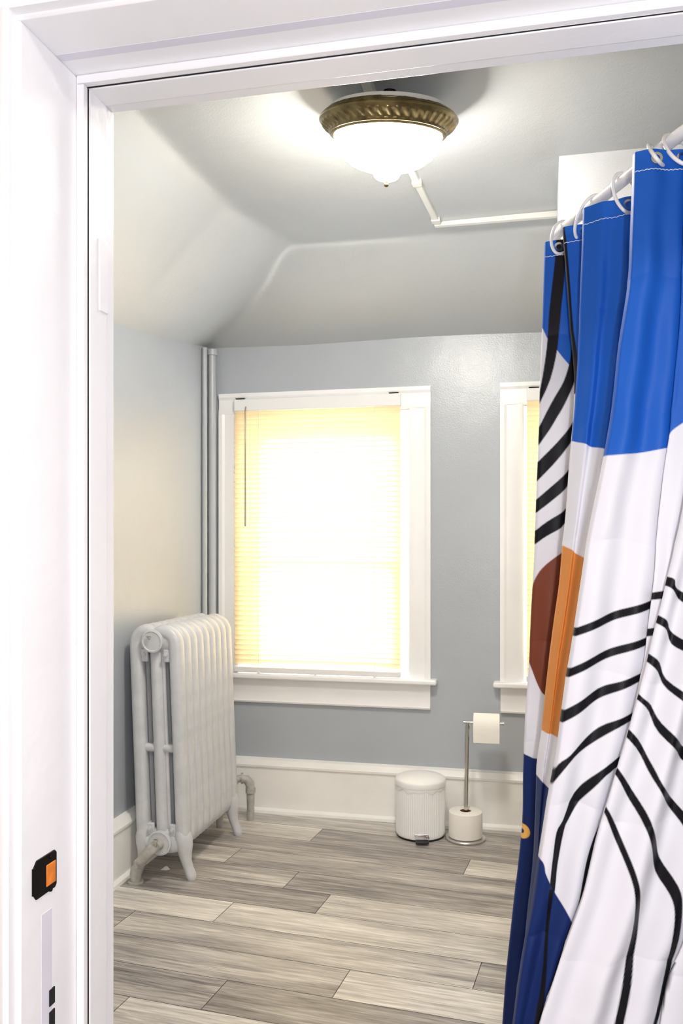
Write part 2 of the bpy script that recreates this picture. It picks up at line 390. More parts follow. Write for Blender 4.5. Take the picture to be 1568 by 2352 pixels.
# ------------------------------------------------------------------ blinds
def blind(x0, x1, label):
    t = thing('window_blind', label, 'blind', ((x0 + x1) / 2, YB - .045, 1.95), 0, 'venetian blinds on the back wall')
    hw = (x1 - x0) / 2
    m = MB().box(-hw, hw, -.0, .025, -.018, .040); m.build('head_rail', M_plastic, t, bevel=.004)
    for sx in (-.92, .92): MB().box(sx * hw - .022, sx * hw + .022, -.003, .024, .0405, .0435).build('bracket', M_dark, t, smooth=0)
    m = MB(); pitch = .0236; n = 52; z = -.024
    for i in range(n):
        zc = z - i * pitch; prof = []
        wob = random.uniform(-.0006, .0006); tilt = R(65 + random.uniform(-2.5, 2.5))
        for kk in range(5):
            s = (kk / 4 - .5) * .0305; b = .0022 * (1 - (2 * kk / 4 - 1) ** 2)
            yy = .012 + s * math.cos(tilt) - b * math.sin(tilt); zz = zc - s * math.sin(tilt) - b * math.cos(tilt)
            prof.append((yy + wob, zz))
        vs = [(-hw + .002, a, b) for a, b in prof] + [(hw - .002, a, b) for a, b in prof]
        m.add(vs, [(q, q + 1, q + 6, q + 5) for q in range(4)])
    m.build('slats', M_slat, t, smooth=60)
    zb = z - n * pitch - .006
    MB().box(-hw, hw, -.001, .024, zb - .020, zb + .006).build('bottom_rail', M_plastic, t, bevel=.004)
    for sx in (-.69, .0, .70): MB().box(sx * hw - .006, sx * hw + .006, -.003, .026, zb - .023, zb - .012).build('rail_clip', M_plastic, t, bevel=.001)
    for sx in (-.69, .70):
        MB().tube([(sx * hw, -.002, -.01), (sx * hw, -.002, zb)], .0009, 6).build('ladder_cord', M_cord, t)
    wx = -hw + .065
    MB().tube([(wx, -.010, .0), (wx, -.016, -.02), (wx, -.017, -.30), (wx, -.016, -.575)], [.003, .0035, .0035, .0042], 8).build('tilt_wand', M_wand, t, label='thin grey tilt wand')
    return t
M_wand = paint('grey_clear_wand', (150, 138, 118), .25, (), .03)
blind(-1.455, -.640, 'cream venetian blind lowered over the fully visible window beside the radiator')
blind(-.070, .735, 'cream venetian blind on the window half hidden behind the curtain')

# ------------------------------------------------------------------ pipes in the corner
tag(MB().tube([(-1.566, 3.985, 0), (-1.566, 3.985, 1.2), (-1.566, 3.985, 2.235)], .019, 20).lathe([(.021, -.03), (.026, -.028), (.026, .0), (.021, .002)], 20, (-1.566, 3.985, 2.235)).build('riser_pipe', M_riser), 'thick grey painted riser pipe in the corner beside the window', 'pipe')
tag(MB().tube([(-1.586, 3.940, 0), (-1.586, 3.940, 2.235)], .0125, 14).build('riser_pipe', M_riser), 'thinner grey riser pipe against the left wall near the corner', 'pipe')

# ------------------------------------------------------------------ radiator
NS, PIT = 9, .0655
rx, ry0 = -1.430, 3.141
rad = thing('radiator', 'tall silver painted cast iron column radiator against the left wall', 'radiator', (rx, ry0, 0))
LEANK = .040
def lean(m):
    m.v = [(x - LEANK * max(z - .10, 0), y, z) for x, y, z in m.v]; return m
def loop_path(n=96):
    hx, z0, z1, r = .082, .125, .955, .052
    P = []
    def arc(cx, cz, a0, a1, kk=9):
        for i in range(kk):
            a = a0 + (a1 - a0) * i / (kk - 1); P.append((cx + r * math.cos(a), cz + r * math.sin(a)))
    arc(hx - r, z0 + r, -PI / 2, 0)
    for i in range(1, 10): P.append((hx, z0 + r + (z1 - z0 - 2 * r) * i / 10))
    arc(hx - r, z1 - r, 0, PI / 2)
    for i in range(1, 6):
        x = (hx - r) * (1 - 2 * i / 6); P.append((x, z1 - .013 * math.cos(x / (hx - r) * PI / 2)))
    arc(-hx + r, z1 - r, PI / 2, PI)
    for i in range(1, 10): P.append((-hx, z1 - r - (z1 - z0 - 2 * r) * i / 10))
    arc(-hx + r, z0 + r, PI, 1.5 * PI)
    for i in range(1, 4): P.append(((-hx + r) * (1 - 2 * i / 4), z0))
    return P
LP = loop_path()
def section_mb():
    m = MB(); pts = [Vector((x, 0, z)) for x, z in LP]; n = len(pts)
    # cross-section of the outer frame: flat outer face with a raised seam, in (radial, y)
    cs = []
    hw = PIT / 2 - .0028
    for a in range(20):
        t = 2 * PI * a / 20; c, s = math.cos(t), math.sin(t)
        rr = (abs(c) ** 2.9 + abs(s) ** 2.9) ** (-1 / 2.9)
        cs.append((c * rr * .0265, s * rr * hw))
    v = []; f = []; k = len(cs)
    for i in range(n):
        t = (pts[(i + 1) % n] - pts[i - 1]).normalized(); out = Vector((t.z, 0, -t.x))
        for (a, b) in cs:
            q = pts[i] + out * a; v.append((q.x, b, q.z))
    for i in range(n):
        j = (i + 1) % n
        for a in range(k): f.append((i * k + a, i * k + (a + 1) % k, j * k + (a + 1) % k, j * k + a))
    m.add(v, f)
    # middle column with two slim ridges, bridges and hubs
    m.tube([(-.003, 0, .11), (-.003, 0, .95)], .0235, 18, squash=(1, 1.05))
    m.tube([(.026, 0, .14), (.026, 0, .92)], .0085, 12)
    m.tube([(-.08, 0, .505), (-.05, 0, .50), (.05, 0, .50), (.08, 0, .505)], .017, 12)
    for hz in (.918, .145):
        m.tube([(-.075, 0, hz - .002), (-.03, 0, hz), (.03, 0, hz), (.075, 0, hz - .002)], [.034, .046, .046, .034], 16, squash=(1, .58))
        m.tube([(0, -PIT / 2 - .0005, hz), (0, PIT / 2 + .0005, hz)], .040, 22)
    return lean(m)
for i in range(NS):
    if i == 0:
        sec = section_mb().build('radiator_section', M_rad, rad, smooth=40)
    else:
        o = sec.copy(); COL.objects.link(o); o.parent = rad; o.location.y = i * PIT
Lr = (NS - 1) * PIT
def leg_mb(sx):
    m = MB()
    P = [(.070, .215, .022), (.078, .185, .031), (.082, .155, .036), (.084, .125, .034), (.086, .095, .027), (.092, .065, .021), (.102, .038, .0195), (.110, .018, .021), (.113, .007, .020), (.113, .0, .017)]
    m.tube([(sx * x, 0, z) for x, z, r in P], [r for x, z, r in P], 18, squash=(1, .95))
    return m
for yy in (0, Lr):
    for sx in (-1, 1):
        o = lean(leg_mb(sx)).build('leg', M_rad, rad, smooth=60); o.location.y = yy
# end hub covers
yf = -PIT / 2
def disc(y, z, s, r=.044):
    m = MB().lathe([(.0, .0), (r, .0), (r + .001, .004), (r, .011), (r - .006, .013), (r - .009, .0105), (.0, .0105)], 36)
    m.xf(Matrix.Translation((0, y, z)) @ Matrix.Rotation(PI / 2 * s, 4, 'X')); return lean(m)
disc(yf - .002, .918, 1).build('hub_cap', M_rad, rad, smooth=35)
disc(yf - .002, .145, 1, .047).build('hub_cap', M_rad, rad, smooth=35)
disc(yf + NS * PIT + .002, .918, -1).build('hub_cap', M_rad, rad, smooth=35)
m = MB().tube([(-.006, yf - .012, .935), (-.006, yf - .026, .935)], .005, 12).tube([(-.006, yf - .020, .935), (-.018, yf - .021, .938)], [.0042, .0034], 10).tube([(-.006, yf - .022, .935), (.000, yf - .024, .927)], [.0042, .003], 10)
lean(m).build('air_vent', M_chrome, rad, label='small metal air vent on the end cap')
# tie bolts in lugs beside the middle column
for (bx, bz) in ((-.046, .865), (.046, .865), (-.046, .192), (.046, .192)):
    lug = lean(MB().box(bx - .014, bx + .014, yf + .012, yf + .028, bz - .03, bz + .02)).build('lug', M_rad, rad, bevel=.006, seg=3)
    lean(MB().tube([(bx, yf + .013, bz), (bx, yf + .003, bz)], .0085, 6).tube([(bx, yf + .003, bz), (bx, yf - .002, bz)], .0045, 10)).build('bolt', M_rad, lug, smooth=30)
for bx in (-.046, .046):
    for bz in (.865, .192): lean(MB().tube([(bx, 0, bz), (bx, Lr, bz)], .005, 8)).build('tie_rod', M_radpipe, rad)
# supply valve at the near end
vb = MB()
vb.tube([(-.004, yf - .012, .143), (-.004, yf - .05, .143)], [.024, .020], 8)
vb.tube([(-.004, yf - .03, .143), (-.010, yf - .06, .138), (-.030, yf - .070, .118), (-.055, yf - .060, .090), (-.070, yf - .050, .070)], [.017, .021, .020, .018, .017], 16)
vb.tube([(-.060, yf - .056, .082), (-.070, yf - .050, .070)], .022, 8)
vb.tube([(-.068, yf - .051, .072), (-.080, yf - .045, .050), (-.084, yf - .043, .030), (-.084, yf - .043, -.001)], [.019, .023, .023, .019], 16)
vb.tube([(-.084, yf - .043, .006), (-.084, yf - .043, -.001)], .030, 18)
val = vb.build('supply_valve', M_radpipe, rad, smooth=45)
MB().tube([(.004, yf - .058, .150), (.010, yf - .066, .172)], [.007, .0045], 10).box(.0, .016, yf - .070, yf - .062, .170, .178).build('valve_key', M_chrome, val, bevel=.001)
# return pipe behind the far end
ye = yf + NS * PIT
rp = MB()
rp.tube([(-.002, ye, .150), (-.002, ye + .030, .152)], [.030, .026], 8)
rp.tube([(-.002, ye + .01, .152), (.000, ye + .075, .160), (.010, ye + .125, .178), (.030, ye + .15, .190), (.055, ye + .165, .195), (.080, ye + .172, .190), (.096, ye + .175, .170), (.100, ye + .175, .140), (.100, ye + .175, -.002)], [.017, .017, .019, .0185, .0175, .021, .022, .019, .0165], 16)
for (a, b, r) in (((.022, ye + .143, .187), (.034, ye + .153, .192), .024), ((.056, ye + .165, .195), (.066, ye + .169, .195), .0245), ((.100, ye + .175, .150), (.100, ye + .175, .128), .0235)):
    rp.tube([a, b], r, 16)
rp.build('return_pipe', M_radpipe, rad, smooth=45, label='worn silver return pipe bending down into the floor')
MB().tube([(-.004, ye + .01, .135), (-.004, ye + .03, .11), (-.004, ye + .045, .07), (-.004, ye + .045, .0)], [.020, .022, .017, .015], 14).build('return_pipe', M_radpipe, rad, smooth=45)

# scrap of paper
m = MB(); m.add([(0, 0, .001), (.035, -.006, .004), (.045, .018, .001), (.022, .03, .012), (.004, .024, .003), (.02, .012, .016)], [(0, 1, 5), (1, 2, 5), (2, 3, 5), (3, 4, 5), (4, 0, 5)])
o = m.build('paper_scrap', M_paper, smooth=0); o.location = (-1.475, 3.20, 0); o.scale = (.8, .8, .8)
tag(o, 'small torn scrap of white paper on the floor under the radiator valve', 'paper')

# ------------------------------------------------------------------ waste bin
bx, by = -.529, 3.850
t = thing('waste_bin', 'small round white pedal bin with ribbed side by the baseboard', 'bin', (bx, by, 0), R(11))
NB = 288
def rib(r, z, a): return (r + (.0011 * math.cos(a * 72) if .016 < z < .224 else 0), z)
MB().lathe([(.104, .006), (.1075, .012), (.1085, .018), (.109, .03), (.109, .21), (.109, .222), (.108, .226), (.106, .228), (.100, .228), (.100, .02), (0.0, .02)], NB, fn=rib).build('body', M_bin, t, smooth=50)
MB().lathe([(.0, .0), (.104, .0), (.106, .003), (.1065, .009), (.0, .009)], 64).build('base_ring', M_black, t)
MB().lathe([(.109, .226), (.1125, .227), (.1135, .231), (.1135, .246), (.112, .252), (.108, .256), (.095, .263), (.07, .270), (.04, .2745), (.0, .276)], 96).build('lid', M_bin, t, smooth=40)
v = []; f = []; nb = 120
for i in range(nb):
    a = 2 * PI * i / nb; w = .0035 * math.sin(a * 7) + .004 * math.sin(a * 13 + 1)
    for (r, z) in ((.1105, .229), (.1118, .222 + w * .4), (.1105, .213 + w)): v.append((r * math.cos(a), r * math.sin(a), z))
for i in range(nb):
    j = (i + 1) % nb
    for q in range(2): f.append((i * 3 + q, j * 3 + q, j * 3 + q + 1, i * 3 + q + 1))
MB().add(v, f).build('bag_edge', M_plastic, t, smooth=60)
pm = MB()
pm.box(-.028, .028, -.150, -.112, .008, .016)
pd = pm.build('pedal', M_black, t, bevel=.002)
MB().tube([(-.029, -.108, .030), (-.029, -.1135, .036), (.026, -.1135, .037), (.030, -.1125, .020)], .0028, 8).tube([(-.018, -.1125, .034), (.004, -.1135, .034), (.024, -.1145, .024)], .003, 8).build('pedal_plate', M_chrome, pd, label='chrome pedal plate')

# ------------------------------------------------------------------ toilet paper stand
tx, ty = -.329, 3.838
t = thing('toilet_paper_stand', 'chrome toilet paper stand with round base beside the white bin', 'stand', (tx, ty, 0), R(3))
MB().lathe([(.0, .0), (.085, .0), (.0880, .003), (.0880, .008), (.085, .011), (.02, .012), (.0, .012)], 64).build('base', M_steel, t)
MB().tube([(0, 0, .010), (.004, 0, .25), (.009, 0, .497)], .0088, 18).build('pole', M_chrome, t)
MB().tube([(-.006, 0, .511), (.160, 0, .511)], .0062, 16).tube([(.009, 0, .495), (.009, 0, .511)], .0060, 14).tube([(.158, 0, .511), (.166, 0, .511)], .0085, 16).tube([(-.008, 0, .511), (-.004, 0, .511)], .0075, 16).build('arm', M_chrome, t)
def roll(name, label, r, rc, h, M):
    e = thing(name, label, 'toilet paper', (0, 0, 0), 0, None)
    def fz(rr, z, a): return (rr + (.0006 * math.sin(a * 2 + z * 40) if rr > r * .9 else 0), z)
    m = MB().lathe([(rc, 0), (r - .006, 0), (r - .001, .003), (r, .008), (r, h - .008), (r - .001, h - .003), (r - .006, h), (rc, h)], 64, fn=fz, closed=True)
    m.xf(M).build('paper', M_paper, e, smooth=40)
    MB().lathe([(rc + .0005, .001), (rc + .0005, h - .001), (rc - .0015, h - .001), (rc - .0015, .001)], 40, closed=True).xf(M).build('core', M_card, e, smooth=40)
    return e
e = roll('toilet_paper_roll', 'spare white toilet paper roll sitting on the base of the stand', .0735, .024, .112, Matrix.Translation((0, 0, 0)))
e.location = (tx + .0, ty, .0122)
# the roll on the arm hangs by its core and has a short loose sheet
Mx = Matrix.Rotation(PI / 2, 4, 'Y')
e = roll('toilet_paper_roll', 'white toilet paper roll hanging on the arm of the chrome stand', .0545, .021, .113, Mx)
Rz = R(3)
e.location = (tx + .034 * math.cos(Rz), ty + .034 * math.sin(Rz), .511 - .0148); e.rotation_euler = (0, 0, Rz)
v = []; f = []
for i in range(10):
    a = PI / 2 + .5 - i * .26 if i < 6 else None
pts = [(-.056 * math.sin(a), .056 * math.cos(a)) for a in np.linspace(-.2, PI / 2, 9)] + [(-.0562, -.02), (-.0558, -.045), (-.0545, -.062)]
for (y, z) in pts: v += [(.001, y, z), (.112, y, z)]
for i in range(len(pts) - 1): f.append((2 * i, 2 * i + 1, 2 * i + 3, 2 * i + 2))
MB().add(v, f).build('loose_sheet', M_paper, e, smooth=60)

# ------------------------------------------------------------------ ceiling lamp
lc = Vector((-.4225, 2.42, 2.488))
t = thing('ceiling_light', 'round flush ceiling light with antique brass ring and lit white glass bowl', 'light', lc)
t.rotation_euler = (R(11.5), R(1.6), R(13))
NL = 46
def flute(r, z, a):
    if -.0335 < z < -.0125:
        s = math.sin(PI * (-.0125 - z) / .021) ; tw = (z + .0125) * 26
        return (r - .0065 * s * (.5 - .5 * math.cos(NL * (a + tw * .11))) ** .7, z)
    return (r, z)
prof = [(.150, .018), (.172, .019), (.178, .017), (.181, .012), (.1805, .010), (.187, .010), (.190, .006), (.189, .004), (.1935, .003), (.196, -.001), (.196, -.005), (.1925, -.009), (.190, -.0115)]
for i in range(1, 12):
    u = i / 12; prof.append((.1905 - .006 * u - .0195 * u * u, -.0125 - .021 * u))
prof += [(.166, -.0345), (.1665, -.037), (.1645, -.040), (.1615, -.0405), (.1615, -.042), (.158, -.0455), (.154, -.046), (.1515, -.043), (.150, -.035), (.148, -.02), (.150, .018)]
MB().lathe(prof, NL * 12, fn=flute).build('trim_ring', M_brass, t, smooth=35, label='fluted antique brass ring with flaked white paint on its upper edge')
MB().lathe([(.0, .040), (.140, .036), (.166, .029), (.171, .018), (.15, .016), (.0, .016)], 64).build('ceiling_pan', M_race, t, label='white painted pan of the lamp')
MB().lathe([(.0, .036), (.018, .036), (.018, .078), (.0, .078)], 32).build('stem', M_bronze_dark, t)
gp = [(.149, -.030), (.152, -.040), (.1525, -.048), (.149, -.065), (.140, -.084), (.124, -.102), (.103, -.117), (.078, -.128), (.055, -.134), (.044, -.137), (.039, -.143), (.0345, -.151), (.027, -.158), (.015, -.162), (.0, -.163)]
MB().lathe(gp, 72).build('glass_bowl', M_lamp, t, smooth=60, label='glowing white frosted glass bowl')
MB().lathe([(.0, -.161), (.005, -.162), (.0045, -.167), (.007, -.170), (.007, -.173), (.004, -.177), (.0, -.178)], 20).build('finial', M_brass, t)

# ceiling raceway
t = thing('cable_raceway', 'narrow white cable raceway running along the ceiling past the lamp', 'raceway', (-.45, 2.6, ZC))
def rbox(x0, x1, y0, y1, h=.014): return MB().box(x0 + .45, x1 + .45, y0 - 2.6, y1 - 2.6, -h, .004)
m = rbox(-.482, -.452, 1.27, 2.455, .016)
m.build('channel', M_race, t, bevel=.003)
m = MB()
m.add([], [])
a0 = (-.4575, 2.50); a1 = (-.402, 3.425)
dx = (a1[0] - a0[0]) / (a1[1] - a0[1])
m = rbox(-.0125, .0125, 2.50, 3.425); m.v = [(x + a0[0] + (y + 2.6 - 2.50) * dx, y, z) for x, y, z in m.v]
m.build('channel', M_race, t, bevel=.003)
rbox(-.415, .80, 3.415, 3.441, .018).build('channel', M_race, t, bevel=.003)
for yy in (3.02, 3.385):
    xx = a0[0] + (yy - 2.5) * dx
    rbox(xx - .017, xx + .017, yy - .02, yy + .012, .0175).build('joint_cover', M_race, t, bevel=.002)

# ------------------------------------------------------------------ shower curtain
KEYS = [
    (1.97, [(2.2308,0.4787),(1.9796,0.4748),(1.8959,0.4718),(1.7974,0.4698),(1.6891,0.4649),(1.5807,0.462),(1.5216,0.461),(1.4369,0.457),(1.364,0.4541),(1.2921,0.4521),(1.1976,0.4472),(1.1197,0.4432),(1.0409,0.4403),(0.9621,0.4354),(0.909,0.4304),(0.8558,0.4295),(0.7612,0.4255),(0.6982,0.4255),(0.6479,0.4235),(0.5406,0.4117),(0.4775,0.4038),(0.3987,0.395),(0.3199,0.3871),(0.2096,0.3792),(-0.1332,0.3566)]),
    (1.9, [(2.1978,0.4465),(1.9555,0.4427),(1.8748,0.4399),(1.7797,0.438),(1.6753,0.4332),(1.5708,0.4304),(1.5137,0.4294),(1.4321,0.4256),(1.3618,0.4227),(1.2924,0.4209),(1.2012,0.4161),(1.1261,0.4123),(1.0502,0.4094),(0.9742,0.4047),(0.9229,0.3999),(0.8716,0.399),(0.7803,0.3952),(0.7196,0.3952),(0.6711,0.3933),(0.5676,0.3819),(0.5068,0.3743),(0.4308,0.3657),(0.3548,0.3581),(0.2484,0.3505),(-0.0822,0.3287)]),
    (1.885, [(2.1907,0.4863),(1.9701,0.4892),(1.8137,0.5024),(1.6572,0.5155),(1.578,0.5137),(1.4574,0.5033),(1.3434,0.4948),(1.3075,0.491),(1.202,0.4816),(1.1124,0.4684),(1.037,0.459),(0.9682,0.4515),(0.89,0.4439),(0.8363,0.4354),(0.7967,0.4326),(0.6186,0.427),(0.4942,0.4128),(0.2567,0.3893),(-0.0713,0.3657)]),
    (1.812, [(2.1562,0.4566),(1.9442,0.4593),(1.7938,0.472),(1.6434,0.4847),(1.5673,0.4829),(1.4513,0.4729),(1.3417,0.4648),(1.3072,0.4612),(1.2058,0.4521),(1.1197,0.4394),(1.0472,0.4304),(0.9811,0.4231),(0.9059,0.4159),(0.8542,0.4077),(0.8162,0.405),(0.645,0.3995),(0.5254,0.386),(0.2971,0.3633),(-0.0182,0.3407)]),
    (1.795, [(2.1481,0.508),(1.9884,0.5044),(1.7622,0.4972),(1.6545,0.4927),(1.6096,0.4891),(1.5648,0.4864),(1.4499,0.4766),(1.3413,0.4685),(1.3072,0.464),(1.2067,0.455),(1.1214,0.4425),(1.0496,0.4335),(0.9841,0.4263),(0.9096,0.4191),(0.8584,0.4111),(0.8207,0.4084),(0.6511,0.4039),(0.5326,0.3904),(0.3065,0.368),(-0.0059,0.3455)]),
    (1.71, [(2.108,0.4771),(1.9558,0.4737),(1.7403,0.4668),(1.6377,0.4626),(1.595,0.4591),(1.5522,0.4566),(1.4428,0.4472),(1.3393,0.4395),(1.3068,0.4352),(1.2111,0.4266),(1.1299,0.4147),(1.0615,0.4061),(0.999,0.3993),(0.9281,0.3924),(0.8793,0.3847),(0.8434,0.3822),(0.6818,0.3779),(0.569,0.3651),(0.3535,0.3437),(0.056,0.3223)]),
    (1.65, [(2.1621,0.566),(2.0384,0.5618),(1.7991,0.5536),(1.6671,0.533),(1.5434,0.5206),(1.465,0.5057),(1.333,0.4793),(1.2629,0.4678),(1.1622,0.4529),(1.0302,0.4323),(0.9386,0.4199),(0.9015,0.415),(0.8331,0.4018),(0.7101,0.382),(0.6111,0.3688),(0.5064,0.3481),(0.3867,0.3325),(0.0996,0.3019)]),
    (1.464, [(2.0649,0.4948),(1.9551,0.4912),(1.7429,0.4839),(1.6257,0.4656),(1.5159,0.4546),(1.4464,0.4414),(1.3293,0.418),(1.2671,0.4077),(1.1778,0.3945),(1.0606,0.3762),(0.9794,0.3653),(0.9464,0.3609),(0.8857,0.3492),(0.7766,0.3316),(0.6888,0.3199),(0.5958,0.3016),(0.4897,0.2877),(0.2349,0.2606)]),
    (1.46, [(2.0994,0.5884),(1.9022,0.5804),(1.7475,0.5782),(1.6541,0.5731),(1.584,0.5657),(1.5146,0.5592),(1.4803,0.557),(1.4219,0.5475),(1.3409,0.538),(1.2474,0.5314),(1.2058,0.5263),(1.1503,0.5198),(1.0963,0.5146),(1.0496,0.503),(1.008,0.4942),(0.943,0.4745),(0.854,0.4489),(0.8073,0.4343),(0.7072,0.411),(0.6627,0.3942),(0.4919,0.338),(0.2379,0.2672)]),
    (1.435, [(2.0857,0.5711),(1.8919,0.5632),(1.7398,0.5611),(1.648,0.5561),(1.5791,0.5489),(1.5109,0.5424),(1.4772,0.5403),(1.4198,0.531),(1.3402,0.5216),(1.2483,0.5152),(1.2074,0.5101),(1.1529,0.5037),(1.0998,0.4987),(1.0539,0.4872),(1.013,0.4786),(0.9491,0.4592),(0.8616,0.4341),(0.8157,0.4197),(0.7174,0.3968),(0.6736,0.3803),(0.5057,0.325),(0.256,0.2554)]),
    (1.43, [(2.1187,0.6564),(1.7612,0.6206),(1.5467,0.5956),(1.3629,0.5677),(1.2828,0.5513),(1.2371,0.5398),(1.2078,0.5334),(1.1463,0.5169),(1.0891,0.5048),(1.039,0.4905),(0.9504,0.4655),(0.9203,0.4562),(0.8631,0.4404),(0.8174,0.4261),(0.7194,0.4033),(0.6758,0.3868),(0.5085,0.3318),(0.2597,0.2624)]),
    (1.385, [(2.0929,0.6274),(1.7467,0.5928),(1.5389,0.5685),(1.3609,0.5415),(1.2834,0.5256),(1.2391,0.5145),(1.2107,0.5083),(1.1511,0.4924),(1.0957,0.4806),(1.0472,0.4667),(0.9614,0.4425),(0.9323,0.4335),(0.8769,0.4183),(0.8326,0.4044),(0.7377,0.3823),(0.6954,0.3663),(0.5334,0.313),(0.2924,0.2458)]),
    (1.37, [(2.0843,0.7042),(1.4678,0.6494),(0.9541,0.5946),(0.7828,0.5672),(0.6732,0.5453),(0.6081,0.5158),(0.5417,0.5069),(0.3033,0.4576)]),
    (1.335, [(2.0643,0.6782),(1.4635,0.6248),(0.9629,0.5714),(0.796,0.5447),(0.6892,0.5233),(0.6258,0.4946),(0.5611,0.4859),(0.3288,0.4379)]),
    (1.32, [(2.0557,0.7762),(0.3397,0.7366)]),
]
SEGMENT_PANEL = [1, 1, 2, 2, 3, 3, 4, 4, 5, 5, 6, 6, 7, 7]
